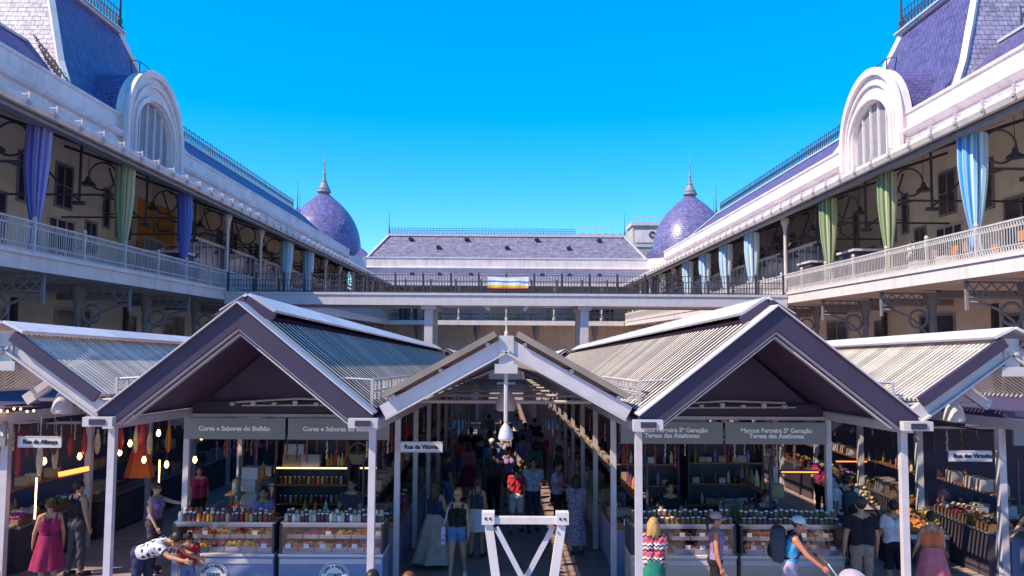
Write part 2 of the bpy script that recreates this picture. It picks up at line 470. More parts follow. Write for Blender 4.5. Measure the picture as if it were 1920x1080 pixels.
def side_wing(s):
    left = s < 0
    w = thing('market_building', 'long left wing in shade, with dark blue slate pavilion and arched dormer' if left else
              'long sunlit right wing with cream parapet, arched dormer and lavender slate pavilion', 'building', (s*XP, 60, 0))
    X = lambda a: s*a
    MB().box(X(XP), X(XP+.5), YN, 118.2, -3.5, ZP0).build('wall', M['wall'], w)
    # slab with white fascia, darker underside
    MB().box(X(XS+.12), X(XP-.003), YN, YF-.003, ZF0+.06, ZF1-.003).build('gallery_slab', M['wall'], w)
    f = MB()
    f.box(X(XS), X(XS+.117), YN, YF-.2, ZF0, ZF1)
    f.box(X(XS-.07), X(XS-.003), YN, YF-.2, ZF1-.12, ZF1+.02)
    f.build('slab_fascia', M['white'], w)
    # underside beams
    for i, y in enumerate(BAYS):
        if y > 108: continue
        MB().box(X(19.2), X(XP-.01), y-.15, y+.15, ZF0-.28, ZF0+.055).build('beam', M['greycol'], w)
    # railing
    p0 = railing_panel(0+.05, 3.3-.05, X(XS+.06), ZF1).build('railing_panel', M['rail'], w)
    p0.location = (0, 14.4, 0)
    post = MB()
    xx = X(XS+.06)
    post.box(xx-.05, xx+.05, -.05, .05, ZF1+.003, ZF1+1.12); post.lathe((xx,0,ZF1+1.12), [(.06,0),(.09,.05),(.07,.11),(.02,.16)], 8)
    post0 = post.build('railing_post', M['rail'], w); post0.location = (0, 14.4, 0)
    y = 14.4+3.3
    while y < 108:
        dup(post0, (0, y-14.4, 0)); dup(p0, (0, y-14.4, 0)); y += 3.3
    # upper columns
    c = MB(); xc = X(XS+.75)
    c.lathe((xc,0,ZF1), [(.2,0),(.2,.3),(.13,.4),(.11,.5),(.1,3.9),(.13,4.0),(.12,4.05),(.2,4.35),(.26,4.45),(.26,4.7)], 10)
    c0 = c.build('column', M['rail'], w, 40); c0.location = (0, BAYS[0], 0)
    # roof brackets: ring, tie, hanger, curved brace in the plane of each column
    t = MB()
    t.bar((X(XS+.75),0,10.75),(X(XP),0,10.75),.07,.09)
    t.bar((X(XS-.1),0,12.05),(X(XP),0,14.55),.1,.14)
    t.ring((X(XS+1.75),0,11.58), .62,'Y',.045,20)
    t.bar((X(XS+2.75),0,10.45),(X(XS+2.75),0,12.95),.09,.09)
    t.box(X(XS+2.5),X(XS+3.0),-.12,.12,10.3,10.45)
    pts = [(X(XS+.85+1.9*math.sin(a)),0,12.15-1.75*(1-math.cos(a))*1.0-.0) for a in [i*math.pi/2/8 for i in range(9)]]
    t.tube([(X(XS+2.75),0,10.5),(X(XS+3.4),0,11.0),(X(XS+4.3),0,11.9),(X(XS+4.8),0,13.4)], .05, 5)
    t.tube([(X(XS+.8),0,10.1),(X(XS+1.1),0,10.5),(X(XS+1.9),0,10.75)], .05, 5)
    t.ring((X(XS+4.6),0,11.35), .45,'Y',.035,14)
    t0 = t.build('roof_bracket', M['iron'], w); t0.location = (0, BAYS[0], 0)
    # lower columns with lattice bracket
    b = MB(); xl = 18.9
    b.bar((X(XS+.35),0,ZF0-.08),(X(xl),0,ZF0-.08),.1,.08); b.bar((X(XS+.35),0,ZF0-.62),(X(xl),0,ZF0-.62),.08,.07)
    n = 5
    for i in range(n):
        a0 = XS+.4+(xl-XS-.4)*i/n; a1 = XS+.4+(xl-XS-.4)*(i+1)/n
        b.bar((X(a0),0,ZF0-.6),(X(a1),0,ZF0-.1),.04,.045); b.bar((X(a0),0.02,ZF0-.1),(X(a1),0.02,ZF0-.6),.04,.045)
    b.bar((X(XS+.35),0,ZF0-1.1),(X(XS+.35),0,ZF0-.02),.1,.1)
    b.tube([(X(XS+.4+2.25*math.sin(a)),0,ZF0-3.05+2.25*math.cos(a)) for a in [i*math.pi/2/10 for i in range(11)]], .055, 5)
    b.ring((X(xl-.62),0,ZF0-1.22), .4,'Y',.06,16)
    b0 = b.build('gallery_bracket', M['greycol'], w); b0.location = (0, BAYS[0], 0)
    lc = MB()
    lc.lathe((X(xl),0,-3.5), [(.24,0),(.24,.6),(.16,.8),(.13,7.9),(.2,8.0),(.13,8.15),(.13,8.7),(.2,8.8),(.15,8.95),(.16,9.2),(.22,9.5),(.33,9.8),(.36,10.0),(.36,10.12)], 10)
    lc0 = lc.build('lower_column', M['greycol'], w, 40); lc0.location = (0, BAYS[0], 0)
    for y in BAYS[1:]:
        if y < 109:
            for q in (c0, t0, b0, lc0): dup(q, (0, y-BAYS[0], 0))
    # eaves: gutter and its brackets, lean-to roof
    gm = MB()
    prof = [(XS-.3,12.02),(XS-.12,12.02),(XS-.06,12.1),(XS+.25,12.1),(XS+.25,12.42),(XS-.16,12.42),(XS-.2,12.36),(XS-.34,12.36),(XS-.38,12.2)]
    gm.prism([(X(a),z) for a,z in prof], 'Y', YN, YF)
    gm.build('gutter', M['white'], w)
    k0 = MB(); k0.box(X(XS-.44),X(XS-.385),-.04,.04,12.0,12.52); k0.box(X(XS-.384),X(XS-.05),-.035,.035,12.425,12.47); k0.box(X(XS-.5),X(XS-.445),-.06,.06,12.1,12.22)
    g0 = k0.build('gutter_bracket', M['rail'], w); g0.location = (0,13,0)
    y = 14.65
    while y < 109: dup(g0, (0,y-13,0)); y += 1.65
    v = MB(); v.box(X(XS-.05),X(XS+.3),YN,YF,11.86,12.0)
    n = int((YF-YN)/.5)
    v.build('eaves_beam', M['greycol'], w)
    MB().prism([(X(XS+.26),12.3),(X(XP),15.0),(X(XP),14.85),(X(XS+.26),12.15)], 'Y', YN, YF+7.5).build('lean_to_roof', M['walldark'], w)
    # parapet
    pm = MB()
    prof = [(XP,ZP0-.3),(XP-.12,ZP0-.3),(XP-.12,ZP0+.86),(XP-.3,ZP0+.92),(XP-.36,ZP0+1.08),(XP-.18,ZP0+1.1),(XP-.18,ZP0+1.3),(XP-.4,ZP0+1.4),(XP-.52,ZP0+1.56),(XP-.52,ZP0+1.7),(XP-.16,ZP0+1.76),(XP-.16,ZP1-.2),(XP-.26,ZP1-.14),(XP-.26,ZP1),(XP+.6,ZP1),(XP+.6,ZP0-.3)]
    AY0, AY1 = (47.6, 55.6) if left else (45.9, 53.9)
    for a, c_ in ((YN, AY0-.02), (AY1+.02, 118.0)):
        pm.prism([(X(p),z) for p,z in prof], 'Y', a, c_)
    pm.build('parapet', M['plaster'], w)
    # arched dormer
    YC = 51.6 if left else 49.9; ZC = 17.55
    def arch(ro, ri, x0, x1, nm, m, zb=14.9, n=28, ko=1.0, ki=1.0):
        a = MB(); out = []
        pts_o = [(YC-ro, zb)] + [(YC-ro*math.cos(math.pi*i/n), ZC+ro*ko*math.sin(math.pi*i/n)) for i in range(n+1)] + [(YC+ro, zb)]
        pts_i = [(YC-ri, zb)] + [(YC-ri*math.cos(math.pi*i/n), ZC+ri*ki*math.sin(math.pi*i/n)) for i in range(n+1)] + [(YC+ri, zb)]
        k = len(pts_o); vs = []
        for xq in (x0, x1):
            vs += [(X(xq), p, z) for p,z in pts_o] + [(X(xq), p, z) for p,z in pts_i]
        fs = []
        for i in range(k-1):
            fs += [(i,i+1,k+i+1,k+i), (2*k+i+1,2*k+i,3*k+i,3*k+i+1), (i+1,i,2*k+i,2*k+i+1), (k+i,k+i+1,3*k+i+1,3*k+i)]
        fs += [(0,k,3*k,2*k),(k-1,3*k-1,4*k-1,2*k-1)]
        a.add(vs, fs)
        return a.build(nm, m, w, 40)
    EI = .78
    arch(4.05, 2.7, 23.05, 23.68, 'arched_dormer', M['plaster'], ki=EI)
    arch(4.2, 3.75, 22.8, 23.045, 'arch_moulding', M['plaster'])
    arch(3.45, 3.3, 22.88, 23.046, 'arch_moulding', M['plaster'], ko=.94, ki=.94)
    arch(3.05, 2.8, 22.85, 23.047, 'arch_moulding', M['plaster'], ko=.82, ki=EI+.005)
    n = 24
    fan = [(YC-2.68, 14.9)] + [(YC-2.68*math.cos(math.pi*i/n), ZC+2.68*EI*math.sin(math.pi*i/n)) for i in range(n+1)] + [(YC+2.68, 14.9)]
    aw = MB().prism(fan, 'X', X(23.46), X(23.56)).build('arch_window', M['pane'], w)
    for i in range(1,5):
        yy = YC-2.7+5.4*i/5; zt = ZC+EI*math.sqrt(2.7**2-(yy-YC)**2)-.02
        MB().box(X(23.28),X(23.42),yy-.045,yy+.045,14.9,zt).build('mullion', M['white'], aw)
    la = MB()
    for i in range(52):
        zz = 15+i*.088
        hw = 2.66 if zz < ZC else 2.66*math.sqrt(max(0, 1-((zz-ZC)/(2.66*EI))**2))
        if hw > .3: la.box(X(23.40),X(23.45),YC-hw,YC+hw,zz,zz+.055)
    la.build('louvre_slats', M['lattice'], aw)['kind'] = 'stuff'
    # barrel roof behind the arch
    br = MB(); n = 20; vs = []
    for xq in (23.69, 27.6):
        vs += [(X(xq), YC-3.95*math.cos(math.pi*i/n), ZC+3.9*math.sin(math.pi*i/n)) for i in range(n+1)]
    br.add(vs, [(i,i+1,n+2+i,n+1+i) for i in range(n)])
    br.build('dormer_roof', M['slate'], w, 40)
    hr = MB()
    hr.tube([(X(23.9), YC-4.75*math.cos(R(a)), ZC+4.8*math.sin(R(a))) for a in range(66,163,6)], .035, 5)
    for a in range(66,163,16):
        hr.bar((X(23.9),YC-4.0*math.cos(R(a)),ZC+4.0*math.sin(R(a))),(X(23.9),YC-4.75*math.cos(R(a)),ZC+4.8*math.sin(R(a))),.05,.05)
    hr.build('arch_handrail', M['iron'], w)
    # main roof with hip at its far end
    rm = MB(); a, r_ = 24.1, XR; zb = ZP1-.15; y0, y1 = YN, 106.0
    rm.add([(X(a),y0,zb),(X(r_),y0,ZR),(X(r_),y1,ZR),(X(a),y1+5.5,zb),(X(r_+4),y1+5.5,zb),(X(r_+4),y0,zb)],
           [(0,1,2,3),(2,4,3),(1,5,4,2),(0,5,1),(0,3,4,5)])
    rm.build('roof', M['slate'], w)
    MB().bar((X(r_),y0,ZR+.06),(X(r_),y1,ZR+.06),.3,.16).build('ridge_capping', M['zinc'], w)
    MB().bar((X(r_)-s*.02,y1,ZR+.04),(X(a)-s*.02,y1+5.5,zb+.08),.3,.12).build('hip_capping', M['zinc'], w)
    seg = MB(); cresting_panel(seg, (X(r_),0,ZR+.14), (X(r_),4.2,ZR+.14), 1.1)
    s0 = seg.build('cresting', M['iron'], w); s0.location = (0,13,0)
    y = 17.2
    while y+4.2 <= 46: dup(s0, (0,y-13,0)); y += 4.2
    y = 62.0
    while y+4.2 <= 106.5: dup(s0, (0,y-13,0)); y += 4.2
    fm = MB()
    finial_geo(fm, (X(r_),y1,ZR+.1), 4.2); finial_geo(fm, (X(r_),y1+1.2,ZR-.9), 3.6)
    fm.build('finial', M['iron'], w)
    # pavilion: steep truncated hip
    pv = MB(); bx, tx = 24.25, 27.9; py0, py1 = (43.6, 61.0) if left else (42.6, 59.6); ty0, ty1 = (47.2, 56.2) if left else (45.9, 55.2); zt = 26.2; zb = ZP1-.05
    fx = X(bx); gx = X(tx); hx = X(tx+4)
    # slightly flared slopes (two courses)
    mid = .3; lf = lambda p,q,t: p+(q-p)*t
    A = [(fx,py0,zb),(fx,py1,zb),(hx+s*3.6,py1,zb),(hx+s*3.6,py0,zb)]
    T = [(gx,ty0,zt),(gx,ty1,zt),(hx,ty1,zt),(hx,ty0,zt)]
    Mi = [tuple(lf(A[i][j],T[i][j], (.36 if j<2 else .27)) for j in range(3)) for i in range(4)]
    vs = A+Mi+T; fs = []
    for q in (0,4):
        for i in range(4):
            j = (i+1)%4; fs.append((q+i,q+j,q+4+j,q+4+i))
    fs.append((8,9,10,11))
    pv.add(vs, [fs[0],fs[4],fs[2],fs[6],fs[8],fs[1],fs[5]])
    pv.build('pavilion_roof', M['slate'], w)
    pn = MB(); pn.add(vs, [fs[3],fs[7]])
    pn.build('pavilion_roof', M['slate2'], w)  # near slopes alone get the paler slate, a painted sunlit tone
    for i in (0,1):
        MB().bar(A[i],Mi[i],.34,.3).bar(Mi[i],T[i],.34,.3).build('hip_trim', M['white'], w)
    tp = MB(); tp.box(X(tx-.25),X(tx+4.2),ty0-.25,ty1+.25,zt-.06,zt+.26); tp.box(X(tx-.4),X(tx-.253),ty0-.4,ty1+.4,zt+.1,zt+.22)
    tp.build('pavilion_cornice', M['zinc'], w)
    cr = MB(); cresting_panel(cr,(X(tx),ty0,zt+.26),(X(tx),ty1-.1,zt+.26),1.5); cresting_panel(cr,(X(tx),ty0,zt+.26),(X(tx+4),ty0,zt+.26),1.5)
    cr.build('pavilion_cresting', M['iron'], w)
    pf = MB(); finial_geo(pf,(X(tx),ty1,zt+.26),7.5,1.5); finial_geo(pf,(X(tx),ty0,zt+.26),7.5,1.5)
    pf.build('finial', M['iron'], w)
    # climbing guard in the valley between roof and pavilion
    vg = MB(); cresting_panel(vg,(X(27.6),45.6,21.2),(X(24.3),43.7,17.7),.8)
    vg.build('valley_guard', M['iron'], w)
    # gallery-level and lower-level openings in the back wall
    for k in range(13):
        y = 27.5+6.6*k
        kind = k % 4
        if y > 104: break
        if kind == 0:
            window_unit(w, s, X(XP), y, y+2.2, ZF1+.05, 10.9, 3, 2, 'door', 'paneblue' , 'rail')
        elif kind == 1:
            window_unit(w, s, X(XP), y+.6, y+3.2, ZF1+.02, 11.2, 2, 1, 'door', 'pane')
            window_unit(w, s, X(XP), y+3.9, y+5.3, 10.9, 13.4, 2, 1)
        elif kind == 2:
            window_unit(w, s, X(XP), y, y+2.6, ZF1+.02, 10.7, 3, 2, 'door', 'pane','rail')
            window_unit(w, s, X(XP), y+3.6, y+4.9, ZF1+.9, 11, 2, 2)
        else:
            window_unit(w, s, X(XP), y+.4, y+2.4, 10.5, 13.4, 2, 2)
            window_unit(w, s, X(XP), y+3.2, y+5.4, ZF1+.02, 10.6, 2, 2, 'door', 'pane')
        if kind != 1: window_unit(w, s, X(XP), y+5.5, y+6.3, 10.8, 13.2, 1, 1)
        if kind == 0: window_unit(w, s, X(XP), y+3.0, y+5.0, ZF1+.02, 10.4, 2, 2, 'door', 'pane'); window_unit(w, s, X(XP), y+2.9, y+4.4, 11.2, 13.6, 2, 2)
        if kind == 2: window_unit(w, s, X(XP), y+.5, y+2.2, 11.2, 13.6, 2, 2)
        z1 = 6.0
        if kind in (0,2):
            window_unit(w, s, X(XP), y+1, y+4.6, .2, z1, 2, 3, 'window', 'pane', 'paneblue')
        else:
            window_unit(w, s, X(XP), y+2.2, y+3.6, -.2, z1-.2, 1, 2, 'window', 'pane')
    for y in (31.5, 38.0, 49.2):
        MB().box(X(XP-.25),X(XP-.004),y,y+.25,-3.4,6.3).build('downpipe', M['iron'], w)
    if left:
        MB().box(X(XP-.05),X(XP-.004),50.6,56.2,ZF1+.02,13.4).build('orange_panel', M['orange'], w)
        window_unit(w, s, X(XP-.052), 51.4, 54.0, ZF1+.03, 11.0, 3, 1, 'door', 'paneblue', 'rail')
    # glazed partitions with slim white posts inside the far gallery
    if True:
        fr = MB()
        for y in [47.5+1.1*i for i in range(0,52)]:
            if y > 105: break
            fr.box(X(19.5),X(19.6),y,y+.09,ZF1,10.6)
        fr.box(X(19.48),X(19.62),47.5,105,10.6,10.8); 
        fr.build('gallery_partition', M['rail'], w)
        MB().box(X(19.54),X(19.56),47.6,104.9,ZF1,10.6).build('partition_glass', M['pane'], w)
    return w
WL = side_wing(-1)
WR = side_wing(1)

# ------------------------------------------------------------------ far wing
def far_wing():
    ZP0, ZP1 = 14.5, 16.85
    w = thing('market_building', 'far wing closing the courtyard, low grey slate roof and two corner domes', 'building', (0, 118.5, 0))
    YP = 118.5
    MB().box(-22.99, 22.99, YP-.002, YP+.5, -5, ZP0).build('wall', M['wall'], w)
    MB().box(-16.2,16.2,YP-.5,YP-.01,ZF1+.01,ZP0-.9).build('gallery_wall', M['walldark'], w)
    MB().box(-23.4, 23.4, YF+.12, YP-.01, ZF0+.06, ZF1-.004).build('gallery_slab', M['wall'], w)
    MB().box(-16.15, 16.15, YF, YF+.117, ZF0, ZF1).build('slab_fascia', M['white'], w)
    rp = MB()
    for z in (.08,.5,.95): rp.bar((-16,YF+.06,ZF1+z),(16,YF+.06,ZF1+z),.07,.07)
    for i in range(129): rp.bar((-16+i*.25,YF+.06,ZF1),(-16+i*.25,YF+.06,ZF1+.95),.04,.04)
    for i in range(0,64): rp.ring((-15.75+i*.5,YF+.06,ZF1+.72),.18,'Y',.03,8,.18,3)
    rp.build('gallery_railing', M['iron'], w)
    c = MB(); c.lathe((0,YF+.7,ZF1),[(.25,0),(.25,.4),(.14,.5),(.13,4),(.28,4.6),(.3,4.8)],8)
    c0 = c.build('column', M['rail'], w); c0.location = (-13.2,0,0)
    for i in range(1,5): dup(c0,(6.6*i,0,0))
    c = MB(); c.lathe((0,YF+2.4,-5),[(.35,0),(.35,1),(.22,1.2),(.2,9.6),(.34,10.2),(.5,11),(.5,11.6)],8)
    c.bar((0,YF+2.4,5.0),(0,YF+.3,6.6),.14,.14)
    l0 = c.build('lower_column', M['greycol'], w); l0.location = (-12.4,0,0)
    for i in range(1,4): dup(l0,(8.27*i,0,0))
    # lean-to slate roof facing the camera with small vents
    MB().add([(-XS,YF-.25,12.3),(XS,YF-.25,12.3),(XP-.5,YP-.15,14.45),(-XP+.5,YP-.15,14.45),
              (-XS,YF-.25,12.15),(XS,YF-.25,12.15),(XP-.5,YP-.15,14.3),(-XP+.5,YP-.15,14.3)],
             [(0,1,2,3),(7,6,5,4),(0,4,5,1),(1,5,6,2),(3,7,4,0)]).build('lean_to_roof', M['slate3'], w)
    MB().box(-XS,XS,YF-.45,YF-.26,12.05,12.38).build('gutter', M['white'], w)
    def vent(x,y,z):
        v = MB(); v.box(x-.3,x+.3,y-.45,y+.4,z-.05,z+.22); v.prism([(x-.38,z+.22),(x+.38,z+.22),(x,z+.5)],'Y',y-.55,y+.4)
        v.build('roof_vent', M['iron'], w)
    for x in (-13.8,-9.8,-5.2,5.2,9.2,13.6): vent(x, YP-1.6, 14.0)
    # parapet
    pm = MB()
    prof = [(YP,ZP0-.3),(YP-.1,ZP0-.3),(YP-.1,ZP0+.1),(YP-.2,ZP0+.2),(YP-.2,ZP0+.45),(YP-.34,ZP0+.55),(YP-.45,ZP0+.72),(YP-.45,ZP0+.84),(YP-.16,ZP0+.92),(YP-.16,ZP1-.2),(YP-.26,ZP1-.14),(YP-.26,ZP1),(YP+.6,ZP1),(YP+.6,ZP0-.3)]
    pm.prism(prof,'X',-XP+.2,XP-.2)
    pm.build('parapet', M['plaster'], w)
    # coved corners
    for s in (-1,1):
        cv = MB(); n = 8; rr = 3.2
        for (a,b,z0,z1) in ((.0,.0,ZP0+.92,ZP1),(.18,0,ZP0+.5,ZP0+.84)):
            ring = []
            cx, cy = s*(XP-.1-rr), YP-.1-rr
            arc = [(cx+s*(rr-a)*math.sin(R(t)), cy+(rr-a)*math.cos(R(t))) for t in [90*i/n for i in range(n+1)]]
            poly = arc + [(s*(XP+.2),cy),(s*(XP+.2),YP+.2),(cx,YP+.2)]
            cv.prism(poly,'Z',z0+.003,z1+.012)
        cv.build('parapet_corner', M['plaster'], w)
    # main roof
    r = MB(); zb = ZP1-.1; zt = 20.7
    r.add([(-20.9,YP+.5,zb),(20.9,YP+.5,zb),(18.2,YP+5,zt),(-18.2,YP+5,zt),(18.2,YP+8,zt),(-18.2,YP+8,zt),(20.9,YP+14,zb),(-20.9,YP+14,zb)],
          [(0,1,2,3),(3,2,4,5),(1,6,4,2),(7,0,3,5),(5,4,6,7)])
    r.build('roof', M['slate3'], w)
    MB().box(-18.6,18.6,YP+4.7,YP+5.3,zt-.05,zt+.35).build('ridge_capping', M['zinc'], w)
    hc = MB()
    for s in (-1,1): hc.bar((s*20.9,YP+.48,zb+.05),(s*18.3,YP+4.9,zt+.1),.35,.2)
    hc.build('hip_capping', M['zinc'], w)
    seg = MB(); cresting_panel(seg,(0,YP+5,zt+.35),(3.6,YP+5,zt+.35),.9)
    s0 = seg.build('cresting', M['iron'], w); s0.location = (-18.2,0,0)
    for i in range(1,8): dup(s0,(3.6*i,0,0))
    f = MB(); finial_geo(f,(-18.3,YP+5,zt+.3),3.6,1.1); finial_geo(f,(18.3,YP+5,zt+.3),3.4,1.0); f.build('finial', M['iron'], w)
    for x in (-14.8,-6.2,4.6,14.2): vent(x,YP+4.1,zt-.75)
    for x in (-10.4,0,9.4): vent(x,YP+2.5,zt-2.2)
    # roof plant with guard rail at the right end
    gd = MB()
    for z in (.6,1.15): gd.tube([(11,YP+6,zt+z+.8),(17,YP+6,zt+z+.8)],.04,4)
    for i in range(6): gd.bar((11+1.2*i,YP+6,zt),(11+1.2*i,YP+6,zt+1.95),.06,.06)
    gd.build('roof_guardrail', M['rail'], w)
    MB().box(11.2,18.1,YP+6.4,YP+7.6,zt,zt+.8).build('roof_plant', M['metal'], w)
    # domes
    for s in (-1,1):
        cx, cy = s*29.0, 125.5; zb = 15.5
        prof = []
        for i in range(23):
            t = i/22
            # pointed, swelling profile
            z_ = t**.9
            prof.append((max(5.95*(1-z_**2.75), .8), 17.4+10.6*z_))
        d = MB().lathe((cx,cy,0), [(5.95,zb),(5.96,17.39)]+prof, 48).build('dome', M['dome'], w, 30)
        # cylindrical UVs for the scales
        me = d.data; uv = me.uv_layers[0].data
        for p in me.polygons:
            angs = []
            for li in p.loop_indices:
                co = me.vertices[me.loops[li].vertex_index].co + WORLD[d]
                angs.append(math.atan2(co.y-cy, co.x-cx))
            if max(angs)-min(angs) > math.pi: angs = [a+2*math.pi if a < 0 else a for a in angs]
            for li, a in zip(p.loop_indices, angs):
                co = me.vertices[me.loops[li].vertex_index].co
                uv[li].uv = (a*5.2, co.z*1.15)
        d['label'] = 'scaled dome at the left far corner' if s < 0 else 'scaled dome at the right far corner'
        fl = MB(); fl.lathe((cx,cy,27.7), [(1.0,0),(1.15,.15),(1.1,.4),(.9,.5),(.95,.7),(.75,1.0),(.5,1.5),(.4,1.75),(.48,1.85),(.26,2.1),(.18,2.9),(.26,3.05),(.13,3.3),(.09,4.9),(.14,5.0),(.05,5.2),(.02,7.2)], 14)
        fl.build('finial', M['greycol'], d, 30)
        # low hips beside the dome
        MB().add([(s*20.5,YP+.6,ZP1-.2),(s*23.2,YP+.6,ZP1-.2),(s*22.4,YP+4.5,ZP1+1.9),(s*20.6,YP+4.5,ZP1+.1)],[(0,1,2,3),(3,2,1,0)]).build('valley_roof', M['slate'], w)
    # openings on the gallery
    def opening(x0,x1,z0,z1,pm,fm,nm,nh):
        y = YP-.5
        fr = MB()
        fr.box(x0,x0+.14,y-.08,y,z0,z1); fr.box(x1-.14,x1,y-.08,y,z0,z1); fr.box(x0+.14,x1-.14,y-.08,y,z1-.14,z1)
        for i in range(1,nm): xx = x0+(x1-x0)*i/nm; fr.box(xx-.06,xx+.06,y-.07,y,z0,z1-.14)
        for i in range(1,nh): zz = z0+(z1-z0)*i/nh; fr.box(x0+.14,x1-.14,y-.06,y,zz-.05,zz+.05)
        d = fr.build('window', M[fm], w)
        MB().box(x0+.07,x1-.07,y-.04,y-.004,z0+.02,z1-.07).build('pane', M[pm], d)
    opening(-2.9,2.6,ZF1,10.4,'pane','rail',6,3)
    opening(-16,-13,ZF1,10.2,'pane','rail',4,1); opening(-12.4,-9.5,ZF1,10.2,'pane','rail',5,1)
    opening(5.4,7,ZF1,10.0,'pane','rail',1,1); opening(8.6,10.2,ZF1,10.0,'pane','rail',1,1)
    opening(12.2,16,ZF1,10.2,'pane','rail',5,2)
    return w
FW = far_wing()

# concrete lift tower behind the far roof
t = thing('concrete_tower', 'square concrete tower with a round vent and railed flat roof behind the right dome', 'building', (25.3,142,0))
MB().box(22.2,28.6,140,146,0,25.0).build('shaft', M['concrete'], t)
MB().box(21.9,28.9,139.7,146.3,25.003,25.6).build('roof_slab', M['metal'], t)
MB().box(22.6,28.2,139.9,139.997,22.0,24.2).build('panel', M['plaster'], t)
MB().box(22.1,28.6,139.85,139.997,21.2,21.6).build('band', M['zinc'], t)
MB().ring((25.6,139.85,23.4),.5,'Y',.14,14).build('round_vent', M['iron'], t)
MB().box(24.6,27.4,139.9,139.997,18.6,20.4).build('window', M['paneblue'], t)
rl = MB()
for z in (26.1,26.6): rl.bar((22,139.8,z),(28.8,139.8,z),.08,.08)
for i in range(6): rl.bar((22+1.36*i,139.8,25.6),(22+1.36*i,139.8,26.6),.07,.07)
rl.build('roof_railing', M['rail'], t)

# ------------------------------------------------------------------ footbridge across the courtyard
BY0, BY1 = 46.2, 51.0; BZ = -.16
b = thing('footbridge', 'pale steel footbridge crossing the courtyard behind the stall roofs on square columns', 'bridge', (0,BY0,0))
MB().box(-XS+.01,XS-.01,BY0+.12,BY1-.12,6.5,7.08).build('deck', M['metal'], b)
f = MB(); f.box(-XS+.02,XS-.02,BY0,BY0+.117,6.42,7.1); f.box(-XS+.02,XS-.02,BY0-.06,BY0-.003,7.0,7.13); f.build('deck_fascia', M['metal'], b)
f = MB(); f.box(-XS+.02,XS-.02,BY1-.117,BY1,6.42,7.1); f.build('deck_fascia', M['metal'], b)
c = MB(); c.box(-.24,.24,BY0+.5,BY0+1.0,zf(47)-.5,6.42); c.box(-.42,.42,BY0+.3,BY0+1.2,6.2,6.498)
c0 = c.build('column', M['metal'], b); c0.location = (-4.55,0,0)
dup(c0,(9.1,0,0)); dup(c0,(0,3,0)); dup(c0,(9.1,3,0))
for yy in (BY0+.08, BY1-.08):
    pm = MB()
    for z in (7.18, 7.5, 7.82, 8.18): pm.bar((0.04,yy,z),(1.56,yy,z),.035,.035)
    for i in range(10): pm.bar((.04+.169*i,yy,7.1),(.04+.169*i,yy,8.18),.026,.026)
    p0 = pm.build('railing_panel', M['iron'], b); p0.location = (-16.1,0,0)
    for i in range(1,20): dup(p0,(1.61*i,0,0))
    q = MB(); q.box(-.05,.05,yy-.05,yy+.05,7.1,8.3)
    q0 = q.build('railing_post', M['iron'], b); q0.location = (-16.12,0,0)
    for i in range(1,21): dup(q0,(1.61*i,0,0))
for s in (-1,1):
    MB().bar((s*1.25,BY0+.2,6.42),(s*1.0,BY0+.2,6.15),.14,.2).build('brace', M['rail'], b)
# banner on the railing
def stripe_mat():
    m = bpy.data.materials.new('banner_print'); m.use_nodes = True
    n,l = m.node_tree.nodes, m.node_tree.links
    tc = n.new('ShaderNodeTexCoord'); sp = n.new('ShaderNodeSeparateXYZ'); l.new(tc.outputs['Object'], sp.inputs[0])
    wv = n.new('ShaderNodeTexNoise'); wv.inputs['Scale'].default_value = .9; l.new(tc.outputs['Object'], wv.inputs['Vector'])
    ad = n.new('ShaderNodeMath'); ad.operation='MULTIPLY_ADD'; ad.inputs[1].default_value=.3; l.new(wv.outputs['Fac'],ad.inputs[0]); l.new(sp.outputs['Z'],ad.inputs[2])
    cr = n.new('ShaderNodeValToRGB'); cr.color_ramp.interpolation='CONSTANT'
    e = cr.color_ramp.elements; e[0].position=0; e[0].color=(.75,.1,.06,1); e[1].position=.22; e[1].color=(.8,.5,.03,1)
    for p,cc in ((.34,(.8,.78,.78,1)),(.5,(.12,.25,.7,1)),(.6,(.8,.78,.78,1))):
        x=e.new(p); x.color=cc
    l.new(ad.outputs[0],cr.inputs[0]); l.new(cr.outputs[0], n['Principled BSDF'].inputs['Base Color'])
    return m
bn = MB(); nx = 12
vs = []
for i in range(nx+1):
    x = -1.1+2.35*i/nx; dy = .03*math.sin(i*1.3); sag = .06*math.sin(math.pi*i/nx)
    vs += [(x,BY0-.08+dy,7.42-sag*.4),(x,BY0-.08+dy*.4,8.1-sag)]
bn.add(vs,[(2*i,2*i+2,2*i+3,2*i+1) for i in range(nx)])
o = bn.build('banner', stripe_mat(), loc=(0,BY0-.08,7.38)); sm = o.modifiers.new('thick','SOLIDIFY'); sm.thickness=.01
tag(o,'white banner with blue, yellow and red stripes hung on the footbridge railing','banner')
# ------------------------------------------------------------------ stall roofs
Y0, Y1 = 11.6, 45.0
EZ, PZ = 3.27, 4.82           # eave and peak heights of the big gables
def slope_slats(parent, xe, ze, xr, zr, y0, ynear, yend, step, wd, hh, mt, lift=.03, tilt=.0):
    """battens lying down one slope from ridge (xr,zr) to eave (xe,ze): near ones one by one, the rest as one piece"""
    d = Vector((xr-xe,0,zr-ze)).normalized(); nrm = Vector((-d.z,0,d.x))
    if nrm.z < 0: nrm = -nrm
    def geo(mb, y):
        a = Vector((xe,y,ze+zf(y))) + nrm*lift; b_ = Vector((xr,y,zr+zf(y))) + nrm*lift
        mb.bar(a, b_, wd, hh, up=nrm-Vector((0,tilt,0)))
    mb = MB(); geo(mb, y0); s0 = mb.build('slat', mt, parent)
    y = y0+step
    while y < ynear:
        dup(s0,(0,y-y0,zf(y)-zf(y0))); y += step
    mb = MB()
    while y < yend:
        geo(mb,y); y += step
    if mb.v:
        r = mb.build('slat', mt, parent); r['kind'] = 'stuff'

